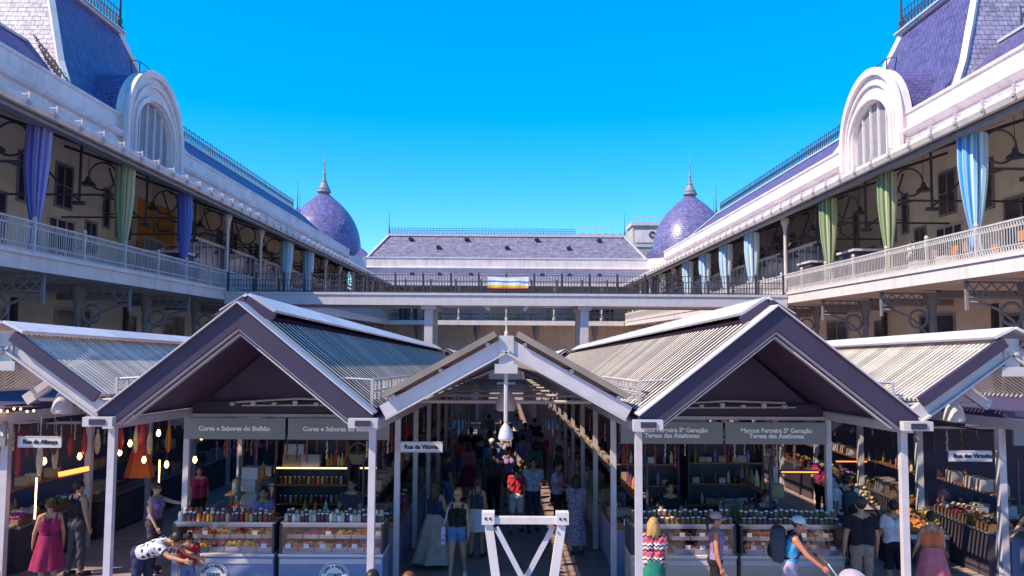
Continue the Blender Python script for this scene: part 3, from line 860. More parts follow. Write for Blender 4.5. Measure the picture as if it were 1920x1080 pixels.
def gable_roof(xc, y0, y1, label, near=True, hw=1.97, ynear=24.0, nposts=True):
    w = thing('stall_roof', label, 'market canopy', Q(xc,y0,0))
    xl, xr = xc-hw, xc+hw
    sl = (PZ-EZ)/hw
    # decks
    for s in (-1,1):
        xe = xc+s*hw
        MB().prism([(xe,EZ),(xc,PZ),(xc,PZ-.09),(xe,EZ-.09)] if s<0 else [(xc,PZ),(xe,EZ),(xe,EZ-.09),(xc,PZ-.09)],'Y',y0+.22,y1,True).build('roof_deck', M['deck'], w)
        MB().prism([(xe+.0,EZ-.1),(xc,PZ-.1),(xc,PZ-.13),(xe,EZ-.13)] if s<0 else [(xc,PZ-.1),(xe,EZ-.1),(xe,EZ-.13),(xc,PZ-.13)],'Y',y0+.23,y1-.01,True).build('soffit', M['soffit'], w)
        vis = (s*xc < 0)
        slope_slats(w, xe, EZ+.005, xc+s*.3, PZ-.3*sl+.005, y0+.3, (ynear if (near and vis) else y0+.31), y1-.1, .27, .095, .004, M['slat'], .05)
        # fascia boards along the gable edge and their pale trims, mitred at the peak
        def edge(nm, mt, ze_, zp_, h, ya, yb, ext=0.0):
            x_ = xe+s*ext; z_ = ze_-ext*sl; cut = EZ-.2; f0 = zf(y0)
            if z_ < cut: x_ -= s*(cut-z_)/sl; z_ = cut+.001
            x2 = x_-s*max(0,(cut-(z_-h))/sl)
            pl_ = [(x_,z_+f0),(xc-s*.001,zp_+f0),(xc-s*.001,zp_-h+f0),(x2,max(z_-h,cut)+f0),(x_,max(z_-h,cut-.002)+f0)]
            MB().prism(pl_ if s<0 else pl_[::-1],'Y',ya,yb).build(nm, M[mt], w)
        edge('fascia_board','fascia',EZ+.02,PZ+.02,.36,y0,y0+.2,.04)
        edge('edge_trim','metal',EZ+.044,PZ+.044,.022,y0-.06,y0+.4,.06)
        edge('soffit_trim','metal',EZ-.345,PZ-.345,.035,y0+.06,y0+.2)
        edge('soffit_trim','rail',EZ-.42,PZ-.42,.025,y0+.12,y0+.24)
        # eave gutter and beam along the valley
        MB().sbox(xe-.09,xe+.09,y0+.25,y1,EZ-.27,EZ-.14).build('eave_beam', M['metal'], w)
        # posts
        p = MB(); p.box(-.05,.05,-.05,.05,-3.4,0)
        pr = p.build('post', M['metal'], w, local=True)
        pr.location = Vector(Q(xe,12.0 if near else y0+.3,EZ-.22))-WORLD[w]
        ys = [14.8+2.95*i for i in range(20)] if near else [y0+3*i+.3 for i in range(1,20)]
        for y in ys:
            if y < y1: 
                c = dup(pr,(0,0,0)); c.location = Vector(Q(xe,y,EZ-.22))-WORLD[w]
    # ridge lantern
    lz = PZ+.16
    for s in (-1,1):
        pm = MB(); y = y0+.42; L = 1.98
        a0, a1 = Vector((xc+s*.40,0,lz-.25)), Vector((xc+s*.004,0,lz))
        n = Vector((s*.25,0,.4)).normalized()
        vs = []
        for yy in (0,L-.03):
            for q,off in ((a0,0),(a1,0),(a1,.04),(a0,.04)):
                p_ = q+n*off; vs.append((p_.x,yy+y,p_.z+zf(yy+y)))
        fl = [(0,1,2,3),(7,6,5,4),(0,4,5,1),(1,5,6,2),(2,6,7,3),(3,7,4,0)]
        pm.add(vs, fl if s<0 else [f[::-1] for f in fl])
        p0 = pm.build('ridge_panel', M['ridge'], w)
        k = 1
        while y+(k+1)*2.0 < y1+1: dup(p0,(0,2.0*k,-SLOPE*2.0*k)); k += 1
        MB().sbox(xc+s*.33,xc+s*.36,y0+.5,y1,PZ-.38,PZ-.15).build('lantern_side', M['deck'], w)
        MB().bar(Q(xc+s*.41,y0+.36,lz-.36),Q(xc,y0+.36,lz-.09),.08,.17).build('lantern_fascia', M['fascia'], w)
    if near:
        # gable infill, beam and soffit clutter over the counters
        yi = 14.86
        MB().add([Q(xl+.1,yi,EZ-.2),Q(xr-.1,yi,EZ-.2),Q(xc,yi,PZ-.15),Q(xl+.1,yi+.05,EZ-.2),Q(xr-.1,yi+.05,EZ-.2),Q(xc,yi+.05,PZ-.15)],[(0,1,2),(5,4,3),(0,3,4,1),(1,4,5,2),(2,5,3,0)]).build('gable_infill', M['soffit'], w)
        z = EZ-.25
        MB().box(xl+.07,xr-.07,14.70,14.83,z-.03+zf(14.8),z+.03+zf(14.8)).build('front_beam', M['rail'], w)
        MB().box(xl+.1,xr-.1,14.76,14.85,z+.035+zf(14.8),z+.25+zf(14.8)).build('lintel', M['fascia'], w)
        cp = MB(); cp.tube([Q(xl+.9,14.7,3.26),Q(xc+.1,14.7,3.33),Q(xr-.8,14.7,3.3)],.02,6); cp.tube([Q(xl+1.0,14.72,3.2),Q(xr-.6,14.72,3.22)],.015,5)
        for i in range(7): cp.box(xl+.8+i*.38,xl+.88+i*.38,14.66,14.74,3.2+zf(14.7),3.26+zf(14.7)+.03*(i%2))
        cp.build('cable_run', M['rail'], w)
        # sloping side beam from the front post back to the stall
        for s in (-1,1):
            xe = xc+s*hw
            MB().box(xe-.16 if s<0 else xe-.26, xe+.26 if s<0 else xe+.16, 11.42,11.54,EZ-.19,EZ-.06).build('gutter_box', M['rail'], w)
            MB().box(xe-.06 if s<0 else xe-.16, xe+.16 if s<0 else xe+.06, 11.40,11.417,EZ-.165,EZ-.085).build('gutter_box_end', M['fascia'], w)
    return w
XG = 3.94
GL = gable_roof(-3.89, Y0, Y1, 'steep gabled stall roof left of the central aisle, over the Cores e Sabores counters', hw=1.92)
GR = gable_roof(XG, Y0, Y1, 'steep gabled stall roof right of the central aisle, over the olive counters')
gable_roof(-XG, 53.5, 92, 'distant gabled stall roof left of the aisle, beyond the footbridge', near=False)
gable_roof(XG, 53.5, 92, 'distant gabled stall roof right of the aisle, beyond the footbridge', near=False)

def aisle_canopy(xc, hw, y0, y1, label, side):
    """lower canopy over an aisle: rafters, tie rods, translucent or slatted roof"""
    w = thing('aisle_canopy', label, 'market canopy', Q(xc,y0,0))
    ez, pz = 3.26, 4.28
    sl = (pz-ez)/hw
    for s in (-1,1):
        xe = xc+s*hw
        n = Vector((s*(pz-ez),0,hw)).normalized()
        # rafters
        a, b_ = Vector(Q(xe,y0+.12,ez)), Vector(Q(xc,y0+.12,pz))
        r = MB(); r.bar(a,b_,.12,.2); r0 = r.build('rafter', M['metal'], w)
        MB().bar(a-n*.115-Vector((0,.03,0)),b_-n*.115-Vector((0,.03,0)),.2,.028,up=n).build('rafter_flange', M['rail'], w)
        for i in range(1,int((y1-y0)/2.95)+1):
            dup(r0,(0,2.95*i,-SLOPE*2.95*i))
        # purlins
        for t in (.12,.5,.88):
            q = a+(b_-a)*t + n*.125
            MB().bar((q.x,y0+.05,q.z),(q.x,y1,q.z+zf(y1)-zf(y0)),.06,.05).build('purlin', M['metal'], w)
        # roof
        lo, hi = Vector((xe-s*.12,0,ez+.12*sl)), Vector((xc+s*.06,0,pz-.06*sl))
        lo, hi = lo+n*.16, hi+n*.16
        if side == 0:
            L = 2.93; vs = []
            for yy in (0,L):
                for q,off in ((lo,0),(hi,0),(hi,.09),(lo,.09)):
                    p_ = q+n*off; vs.append((p_.x,yy+y0-.05,p_.z+zf(yy+y0)))
            fl = [(0,1,2,3),(7,6,5,4),(0,4,5,1),(1,5,6,2),(2,6,7,3),(3,7,4,0)]
            p0 = MB().add(vs, fl if s<0 else [f[::-1] for f in fl]).build('roof_panel', M['copperplate'], w)
            for i in range(1,int((y1-y0)/2.95)+1): dup(p0,(0,2.95*i,-SLOPE*2.95*i))
        else:
            vis = (s*side < 0)
            slope_slats(w, lo.x, lo.z, hi.x, hi.z, y0+.05, (22.5 if vis else y0+.06), y1, .13, .075, .005, M['slat'], .02)
            # verge and ridge sheets
            MB().bar(Vector(Q(lo.x,y0-.04,lo.z-.02)),Vector(Q(hi.x,y0-.04,hi.z-.02)),.08,.16,up=n).build('verge_board', M['fascia'], w)
            a0, a1 = Vector((xc+s*.3,0,pz+.26-.3*sl*.7)), Vector((xc+s*.003,0,pz+.26)); vs = []
            L = 2.93
            for yy in (0,L):
                for q,off in ((a0,0),(a1,0),(a1,.04),(a0,.04)):
                    p_ = q+n*off; vs.append((p_.x,yy+y0-.08,p_.z+zf(yy+y0)))
            fl = [(0,1,2,3),(7,6,5,4),(0,4,5,1),(1,5,6,2),(2,6,7,3),(3,7,4,0)]
            p0 = MB().add(vs, fl if s<0 else [f[::-1] for f in fl]).build('ridge_panel', M['ridge'], w)
            for i in range(1,int((y1-y0)/2.95)+1): dup(p0,(0,2.95*i,-SLOPE*2.95*i))
    # node plate at the crown, spike, tie rods
    nd = MB(); nd.box(xc-.11,xc+.11,y0+.03,y0+.2,pz-.32,pz+.12); nd.box(xc-.17,xc+.17,y0-.0,y0+.22,pz-.44,pz-.3)
    nd.build('crown_plate', M['rail'], w)
    if side == 0: MB().lathe(Q(xc,y0+.1,pz+.1),[(.03,0),(.03,.06),(.014,.1),(.006,.3)],8).build('spike', M['rail'], w)
    tr = MB(); tr.tube([Q(xc-hw+.25,y0+3.06,3.28),Q(xc+hw-.25,y0+3.06,3.28)],.035,8); t0 = tr.build('tie_rod', M['rail'], w)
    for i in range(1,8): dup(t0,(0,2.95*i,-SLOPE*2.95*i))
    return w
aisle_canopy(0, 1.83, 11.9, 88, 'low central aisle canopy with bronze roof sheets and pale rafters', 0)  # carried on unseen past the footbridge to keep the far aisle dark
aisle_canopy(-7.42, 1.45, 11.9, 44.5, 'slatted aisle canopy at the far left, in blue shade', -1)
aisle_canopy(7.55, 1.45, 11.9, 44.5, 'slatted aisle canopy at the far right, bright in the sun', 1)

# outer stall roofs beyond the side aisles, mostly hidden
for s,lb in ((-1,'flat stall roof under the left gallery, above the sausage stalls'),(1,'flat stall roof under the right gallery, above the cheese stalls')):
    w = thing('stall_roof', lb, 'market canopy', Q(s*11.2,12,0))
    MB().sbox(s*9.1,s*13.4,14.7,44.5,3.06,3.18).build('roof_deck', M['soffit'], w)
    MB().sbox(s*9.05,s*9.2,12.0,44.5,2.86,3.05).build('eave_beam', M['metal'], w)
    p = MB().box(-.065,.065,-.065,.065,-3.3,0).build('post', M['metal'], w, local=True)
    p.location = Vector(Q(s*9.12,14.85,2.86))-WORLD[w]
    for i in range(1,11):
        c = dup(p,(0,0,0)); c.location = Vector(Q(s*9.12,14.85+2.95*i,2.86))-WORLD[w]

# gutter-walk guard rails in the valleys between roofs
def guard(x, s, lab):
    w = thing('guard_rail', lab, 'railing', Q(x,12.4,3.2))
    yy = [12.4,13.6,14.8,16.0,17.2]
    tb = MB(); tb.tube([Q(x,y,3.72) for y in yy],.024,6); tb.tube([Q(x,y,3.55) for y in yy],.014,6); tb.build('top_bar', M['rail'], w)
    for y in yy:
        m = MB(); m.bar(Q(x,y,3.05),Q(x,y,3.73),.045,.03); m.bar(Q(x+s*.02,y+.35,3.05),Q(x,y+.35,3.72),.03,.03); m.bar(Q(x,y+.7,3.05),Q(x,y+.7,3.72),.03,.03)
        if y < 17: m.build('stanchion', M['rail'], w)
    rb = MB(); rb.tube([Q(x,12.45,3.72),Q(x+s*.5,12.45,3.75),Q(x+s*.52,12.45,3.5)],.02,6); rb.build('return_bar', M['rail'], w)
    st = MB()
    for i in range(5):
        a = Vector(Q(x-s*.12,12.0,3.06)); st.bar(a+Vector((s*.05*i,.1*i,0)),a+Vector((s*(.12+.07*i),.06*i,.3-.05*i)),.035,.03)
    st.build('stay', M['rail'], w)
guard(-2.06,-1,'pale guard rail in the roof valley left of the central canopy')
guard(2.06,1,'pale guard rail in the roof valley right of the central canopy')
guard(-5.98,1,'pale guard rail in the roof valley beside the far left canopy')
guard(5.98,-1,'pale guard rail in the roof valley beside the far right canopy')

# lamps
def bell_lamp(name, x, y, z, r, label, rod=None):
    w = thing(name, label, 'lamp', (x,y,z), 'bell lamps under the canopies')
    q = r/.19
    MB().lathe((x,y,z),[(r,0),(r*1.02,.03*q),(r*.95,.1*q),(r*.8,.22*q),(r*.5,.33*q),(r*.2,.4*q),(r*.15,.46*q)],16).build('shade', M['metal'], w, 40)
    MB().lathe((x,y,z-.02),[(r*.85,0),(r*.85,.015)],14).build('glass', M['letter'], w)
    if rod: MB().tube([(x,y,z+.44*q),(x,y,rod)],.03,6).build('rod', M['rail'], w)
    else: MB().box(x-r*.9,x+r*.9,y-.05,y+.05,z+.462,z+.5).build('hanger', M['rail'], w)
    return w
bell_lamp('pendant_lamp', 0, 12.0, 2.87, .11, 'white bell lamp on a long rod from the crown of the central canopy', 3.9)
bell_lamp('aisle_lamp', 0, 14.95, 3.06, .19, 'grey bell floodlight on the tie rod behind the long pendant lamp')
bell_lamp('aisle_lamp', 8.25, 14.8, 2.92, .19, 'grey bell floodlight under the right aisle canopy above the Virtudes plate')
bell_lamp('aisle_lamp', -8.1, 14.8, 2.98, .19, 'grey bell floodlight in shade above the Aliança plate')

# ------------------------------------------------------------------ signs
def sign(x0, x1, y, z0, z1, text, label, size=.115, cat='sign', nm='shop_sign', mt='signgrey', lt='letter', tx=None, align='CENTER'):
    w = thing(nm, label, cat, ((x0+x1)/2,y,z0), None)
    MB().box(x0,x1,y,y+.05,z0,z1).build('panel', M[mt], w)
    if text: lettering(text, size, (((x0+x1)/2 if tx is None else tx), y-.008, (z0+z1)/2), M[lt], w, align=align)
    return w
zs = zf(14.6)
sign(-5.80,-3.98,14.60,2.60+zs,2.98+zs,'Cores e Sabores do Bolhão','grey shop sign reading Cores e Sabores do Bolhão, left one of the pair')
sign(-3.93,-2.10,14.60,2.60+zs,2.98+zs,'Cores e Sabores do Bolhão','grey Cores e Sabores do Bolhão sign, right one of the pair by the post')
sign(2.08,3.93,14.60,2.56+zs,2.95+zs,'Marcos Ferreira 5ª Geração\nTeresa das Azeitonas','grey shop sign reading Marcos Ferreira, partly behind the front post')
sign(3.98,5.82,14.60,2.56+zs,2.95+zs,'Marcos Ferreira 5ª Geração\nTeresa das Azeitonas','grey Marcos Ferreira sign, right one of the pair, fully visible')
sign(9.22,10.9,14.60,2.56+zs,2.95+zs,'Queijaria','grey shop sign beginning Queij at the right edge',tx=9.42,align='LEFT')
sign(-10.3,-9.0,14.60,2.45+zs,2.9+zs,'ndra','grey shop sign ending ndra at the left edge',tx=-9.03,align='RIGHT')
sign(-8.6,-6.1,20.6,2.35+zf(20),3.0+zf(20),None,'blank grey panel high across the left aisle, behind the Aliança plate',nm='hanging_panel_sign',cat='panel')
sign(6.4,8.9,20.6,2.3+zf(20),3.0+zf(20),None,'blank dark panel high across the right aisle, behind the Virtudes plate',nm='hanging_panel_sign',cat='panel',mt='fascia')
def plate(x0,x1,y,z0,z1,text,label):
    w = thing('street_plate', label, 'street sign', ((x0+x1)/2,y,z0))
    MB().box(x0,x1,y,y+.03,z0,z1).build('panel', M['plate'], w)
    fr = MB(); fr.box(x0-.02,x1+.02,y-.006,y+.02,z1+.001,z1+.022); fr.box(x0-.02,x1+.02,y-.006,y+.02,z0-.022,z0-.001); fr.box(x0-.022,x0-.002,y-.006,y+.02,z0,z1); fr.box(x1+.002,x1+.022,y-.006,y+.02,z0,z1)
    fr.build('frame', M['rail'], w)
    lettering(text,.105,(x0+.07,y-.008,(z0+z1)/2),M['dletter'],w,align='LEFT')
plate(-1.90,-1.16,14.62,2.33,2.48,'Rua da Vitória','street plate reading Rua da Vitória on the post left of the central aisle')
plate(-8.76,-8.02,14.62,2.38,2.54,'Rua da Aliança','street plate reading Rua da Aliança at the far left aisle')
plate(8.05,8.8,14.62,2.22,2.37,'Rua das Virtudes','street plate reading Rua das Virtudes at the far right aisle')

# ------------------------------------------------------------------ white trestle frame in the foreground
ty = 11.0
def TP(px, py): return ((px-950)/1500*ty, CAMZ-(py-642)/1500*ty)
w = thing('trestle_frame', 'white steel trestle with crossed braces standing in the middle of the aisle', 'steel frame', (.25,ty,0))
for s in (-1,1):
    cx = .27
    xt, xb = cx+s*.5, cx+s*.2
    MB().bar((xt,ty,1.9),(xb+s*.02,ty,0.0),.115,.1,up=(0,1,0)).build('leg', M['white'], w)
    MB().bar((xt,ty,1.86),(xt,ty,2.02),.17,.17,up=(0,1,0)).build('corner_block', M['white'], w)
MB().box(-.16,.7,ty-.05,ty+.05,1.86,1.95).build('cross_bar', M['white'], w)
MB().bar((-.12,ty-.062,1.82),(.52,ty-.062,.62),.07,.025,up=(0,1,0)).build('brace', M['metal'], w)
MB().bar((.66,ty+.062,1.82),(.02,ty+.062,.62),.07,.025,up=(0,1,0)).build('brace', M['metal'], w)
MB().box(.05,.5,ty-.04,ty+.04,.3,.37).build('cross_bar', M['white'], w)
for bx_,bz_ in ((-.13,1.8),(.67,1.8),(-.2,1.94),(.74,1.94),(-.26,1.94),(.8,1.94)):
    MB().ring((bx_,ty-.075 if bz_<1.9 else ty-.088,bz_),.012,'Y',.008,8).build('bolt', M['iron'], w)

# ------------------------------------------------------------------ curtains on the gallery columns
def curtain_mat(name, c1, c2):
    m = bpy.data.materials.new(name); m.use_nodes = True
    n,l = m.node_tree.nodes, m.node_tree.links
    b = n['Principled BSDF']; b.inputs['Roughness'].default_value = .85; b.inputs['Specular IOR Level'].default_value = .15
    at = n.new('ShaderNodeAttribute'); at.attribute_name = 'band'  # pleat shading painted in: dark and pale cloth tones follow the folds
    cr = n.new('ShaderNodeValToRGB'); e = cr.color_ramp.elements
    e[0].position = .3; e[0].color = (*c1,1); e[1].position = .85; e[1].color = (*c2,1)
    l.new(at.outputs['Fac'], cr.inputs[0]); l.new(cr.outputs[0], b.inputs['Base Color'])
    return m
def curtain(s, y, label, mt, group, tie=8.1, wide=.62, ztop=12.0):
    xc = s*(XS+.75); n = 72; rows = 22; vs = []; band = []
    for j in range(rows+1):
        t = j/rows; z = ztop-(ztop-ZF1-.25)*t
        zt = (ztop-tie)/(ztop-ZF1-.25)
        if t < zt:
            q = t/zt; r = wide*(1-.04*q) if q < .35 else wide*(.96-.66*((q-.35)/.65)**1.5)
        else:
            q = (t-zt)/(1-zt); r = wide*(.30+.22*q)
        amp = .13 if t < zt else .16
        for k in range(n):
            a = 2*math.pi*k/n
            f = (math.sin(a*9+.8*math.sin(2*a+t*1.5))+.4*math.sin(a*17+t))*amp
            rr = r*(1+f)
            sag = .05*math.sin(math.pi*min(t/zt,1))*math.sin(y*1.7)
            vs.append((xc+math.cos(a)*rr*1.05+sag*.6, y+math.sin(a)*rr+sag*(1+.4*math.sin(a)), z+.05*math.sin(2*a+y)*(1 if j else 0)))
            band.append(.5+.3*math.sin(a*9+.8*math.sin(2*a+t*1.5)+1.2)+.3*math.sin(a*17+t+.6))  # colour tone in step with the pleats, imitating shade in the folds
    mb = MB(); fs = []
    for j in range(rows):
        for k in range(n):
            l = (k+1)%n; fs.append((j*n+k,(j+1)*n+k,(j+1)*n+l,j*n+l))
    mb.add(vs,fs)
    o = mb.build('curtain', mt, loc=(xc,y,ZF1+.2), smooth=True)
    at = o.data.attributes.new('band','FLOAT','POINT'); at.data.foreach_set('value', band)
    tag(o,label,'curtain',group)
    return o
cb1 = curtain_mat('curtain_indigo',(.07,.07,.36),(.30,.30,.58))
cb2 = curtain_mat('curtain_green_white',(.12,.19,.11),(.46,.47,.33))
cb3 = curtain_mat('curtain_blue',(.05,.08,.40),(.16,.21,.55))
cb4 = curtain_mat('curtain_azure_folds',(.04,.24,.62),(.50,.66,.78))
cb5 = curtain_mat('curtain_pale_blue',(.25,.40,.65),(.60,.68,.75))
gc = 'curtains gathered round the gallery columns'
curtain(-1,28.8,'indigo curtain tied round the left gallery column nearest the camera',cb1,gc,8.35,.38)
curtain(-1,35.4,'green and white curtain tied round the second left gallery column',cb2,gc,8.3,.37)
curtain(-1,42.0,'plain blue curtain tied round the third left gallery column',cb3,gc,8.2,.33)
curtain(1,28.8,'azure curtain with painted fold shading tied round the right gallery column nearest the camera',cb4,gc,8.35,.45)
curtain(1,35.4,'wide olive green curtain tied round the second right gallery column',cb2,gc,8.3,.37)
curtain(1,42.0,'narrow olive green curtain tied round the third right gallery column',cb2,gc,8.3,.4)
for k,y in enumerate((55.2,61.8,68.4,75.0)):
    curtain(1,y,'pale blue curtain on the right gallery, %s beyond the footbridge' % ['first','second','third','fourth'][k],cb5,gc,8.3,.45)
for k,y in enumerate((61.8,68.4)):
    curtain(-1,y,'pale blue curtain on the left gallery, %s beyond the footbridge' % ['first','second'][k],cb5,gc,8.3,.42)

ORD = ['first','second','third','fourth','fifth','sixth','seventh','eighth','ninth','tenth']
# pendant lamps between gallery columns
pl = thing('gallery_lamp','black cone pendant lamp under the gallery eaves','lamp',(-19.0,29.4,11.3),'black pendant lamps along the galleries')
MB().lathe((-19.0,29.4,11.3),[(.34,0),(.3,.08),(.12,.22),(.08,.4)],12).build('shade', M['iron'], pl)
MB().tube([(-19.0,29.4,11.7),(-19.0,29.4,12.9)],.015,4).build('cord', M['iron'], pl)
for s in (-1,1):
    for k in range(0,9):
        y = 29.4+6.6*k
        if s<0 and k==0: continue
        dup_tree(pl,(s*19.0,y,11.3),'black cone pendant lamp under the %s gallery eaves, %s from the near end'%('left' if s<0 else 'right',ORD[k]))
pl['label'] = 'black cone pendant lamp under the left gallery eaves, first from the near end'
# ------------------------------------------------------------------ stall furniture and goods
def glass_mat():
    m = bpy.data.materials.new('display_glass'); m.use_nodes = True
    n,l = m.node_tree.nodes, m.node_tree.links
    n.remove(n['Principled BSDF'])
    a = n.new('ShaderNodeBsdfTransparent'); a.inputs[0].default_value = (.93,.93,.96,1)
    g = n.new('ShaderNodeBsdfGlossy'); g.inputs['Roughness'].default_value = .05
    mx = n.new('ShaderNodeMixShader'); mx.inputs[0].default_value=.07; l.new(a.outputs[0],mx.inputs[1]); l.new(g.outputs[0],mx.inputs[2])
    l.new(mx.outputs[0], n['Material Output'].inputs[0])
    return m
M['glass'] = glass_mat()
M['counter'] = mat('counter_blue_grey', (.20,.24,.42), .45, var=.08, scale=1)
M['counter2'] = mat('counter_cream', (.50,.40,.34), .45, var=.12, scale=1)
M['dark'] = mat('dark_shelf', (.07,.055,.08), .6, var=.2)
M['carton'] = mat('carton_board', (.42,.28,.18), .8, var=.15, rnd=.3)
M['greybox'] = mat('pale_box', (.46,.42,.44), .7, var=.15, rnd=.3)
M['wood'] = mat('brown_wood', (.28,.13,.07), .6, var=.25, scale=4)
M['lid'] = mat('white_lid', (.75,.72,.74), .4)
M['logo'] = mat('logo_disc', (.78,.77,.82), .5, var=.03)
M['logoink'] = mat('logo_ink', (.06,.06,.12), .5)
M['ledw'] = mat('display_light',(1,.85,.6),.4,emit=(1,.72,.42),estr=3.5)
M['steel'] = mat('brushed_steel', (.55,.55,.58), .3, metal=.8)
goods_cols = {'red':(.42,.04,.05),'orange':(.62,.20,.03),'yellow':(.66,.42,.05),'magenta':(.38,.05,.20),'green':(.14,.24,.05),'brown':(.17,.07,.04),'cream':(.62,.50,.36),'plum':(.14,.04,.10),'violet':(.26,.17,.42),'olive':(.20,.17,.05)}
for k,v in goods_cols.items(): M['g_'+k] = mat('goods_'+k, v, .5, var=.3, scale=14, rnd=.25)
GK = list(goods_cols)

def counter(x0,x1,yf,label,base,logo=False,group=None):
    z0 = zf(yf)
    w = thing('display_counter', label, 'counter', ((x0+x1)/2,yf,z0), group)
    MB().box(x0,x1,yf,yf+.72,z0,z0+.70).build('base_panel', M[base], w)
    MB().box(x0-.01,x1+.01,yf-.025,yf+.75,z0+.703,z0+.745).build('ledge', M['white'], w)
    MB().box(x0+.02,x1-.02,yf+.012,yf+.022,z0+.75,z0+1.225).build('glass_front', M['glass'], w)
    MB().box(x0,x1,yf+.06,yf+.5,z0+1.23,z0+1.26).build('shelf', M['steel'], w)
    MB().box(x0+.04,x1-.04,yf+.03,yf+.058,z0+1.185,z0+1.262).build('shelf_lip', M['steel'], w)
    for x in (x0,x1-.035): MB().box(x,x+.035,yf+.0,yf+.7,z0+.75,z0+1.226).build('end_frame', M['dark'], w)
    MB().box(x0+.04,x1-.04,yf+.03,yf+.65,z0+.75,z0+.77).build('deck', M['steel'], w)
    MB().box(x0+.06,x1-.06,yf+.065,yf+.10,z0+1.205,z0+1.228).build('light_strip', M['ledw'], w)
    MB().box(x0+.02,x1-.02,yf-.012,yf-.002,z0+.58,z0+.66).build('trim_strip', M['metal'], w)
    if logo:
        cx = x0+logo; zc = z0+.36
        d = MB(); d.prism([(cx+.255*math.cos(2*math.pi*i/32), zc+.255*math.sin(2*math.pi*i/32)) for i in range(32)],'Y',yf-.016,yf-.004)
        dd = d.build('logo_disc', M['logo'], w)
        vs,fs = [],[]
        mb = MB()
        mb.ring((cx,yf-.02,zc),.235,'Y',.006,32,None,4)
        for i,ch in enumerate('CORES e SABORES'):
            a = R(155-130*i/14)
            v2,f2 = text_geo(ch,.062,.002)
            ca,sa = math.cos(a-math.pi/2), math.sin(a-math.pi/2)
            mb.add([(cx+.185*math.cos(a)+x*ca-y*sa, yf-.021-z, zc+.185*math.sin(a)+x*sa+y*ca) for x,y,z in v2], f2)
        for txt,sz,dz in (('CORES',.075,.035),('e Sabores',.07,-.045)):
            v2,f2 = text_geo(txt,sz,.002)
            mb.add([(cx+x, yf-.021-z, zc+dz+y) for x,y,z in v2], f2)
        for i in range(7):
            a = R(200+140*i/6); mb.box(cx+.18*math.cos(a)-.012,cx+.18*math.cos(a)+.012,yf-.024,yf-.019,zc+.18*math.sin(a)-.012,zc+.18*math.sin(a)+.012)
        mb.build('lettering', M['logoink'], dd)
    return w
C1 = counter(-5.66,-3.93,13.9,'blue grey display counter of cut fruit, left one, with round white logo','counter',.72)
C2 = counter(-3.84,-2.08,13.9,'blue grey display counter of cut fruit, right one beside the front post','counter',.95)
C3 = counter(2.15,3.95,13.9,'cream display counter of olives behind the woman in the zigzag blouse','counter2')
C4 = counter(4.03,5.80,13.9,'cream display counter of olives behind the man with the backpack','counter2')

# jars: proto then copies
def jar_proto(cx,cy,cz,mt,lidm,label,group,r=.036,h=.15):
    w = thing('jar', label, 'jar', (cx,cy,cz), group)
    MB().lathe((cx,cy,cz),[(r*.95,0),(r,.01),(r,h*.72),(r*.7,h*.85),(r*.7,h*.88)],10).build('glass_body', M[mt], w, 40)
    MB().lathe((cx,cy,cz),[(r*.78,h*.882),(r*.78,h),(r*.3,h*1.01)],10).build('lid', M[lidm], w, 40)
    return w
def jar_row(x0,x1,y,z,n,cols,lids,label,group,h=.15,r=.036):
    protos = {}
    for i in range(n):
        x = x0+(x1-x0)*(i+.5)/n+random.uniform(-.008,.008); c = random.choice(cols)
        if c not in protos: protos[c] = jar_proto(x,y,z,c,random.choice(lids),label,group,r,h)
        else: 
            o = dup_tree(protos[c],(x,y+random.uniform(-.01,.01),z)); s_ = random.uniform(.85,1.12); o.scale = (1,1,s_)
g1 = 'jars of many colours on the left fruit counter'; l1 = 'small capped jar in the coloured row on the left fruit counter'
zj = zf(13.9)+1.261
jar_row(-5.62,-4.0,14.02,zj,20,['g_orange','g_red','g_cream','g_brown','g_plum','g_olive','g_cream','g_brown','lid'],['lid','g_cream','g_brown'],l1,g1,.15)
jar_row(-5.6,-4.0,14.16,zj,17,['g_orange','g_red','g_brown','g_cream'],['lid','g_brown'],l1,g1,.19)
g2 = 'pale cups in the double row on the right fruit counter'; l2 = 'small pale cup in the double row on the right fruit counter'
jar_row(-3.8,-2.12,14.02,zj,24,['g_cream','g_brown','g_plum','lid'],['lid','g_cream'],l2,g2,.13)
jar_row(-3.8,-2.12,14.17,zj,22,['g_cream','g_brown','lid'],['lid','g_brown'],l2,g2,.18)
for (a,b,lab,gr) in ((2.2,3.92,'white lidded jar in the rows above the left olive counter','white lidded jars above the left olive counter'),(4.08,5.76,'white lidded jar in the rows above the right olive counter','white lidded jars above the right olive counter')):
    jar_row(a,b,14.0,zj,19,['g_plum','g_olive','g_brown'],['lid'],lab,gr,.10,.042)
    jar_row(a,b,14.2,zj,19,['g_plum','g_olive','g_brown'],['lid'],lab,gr,.19,.042)

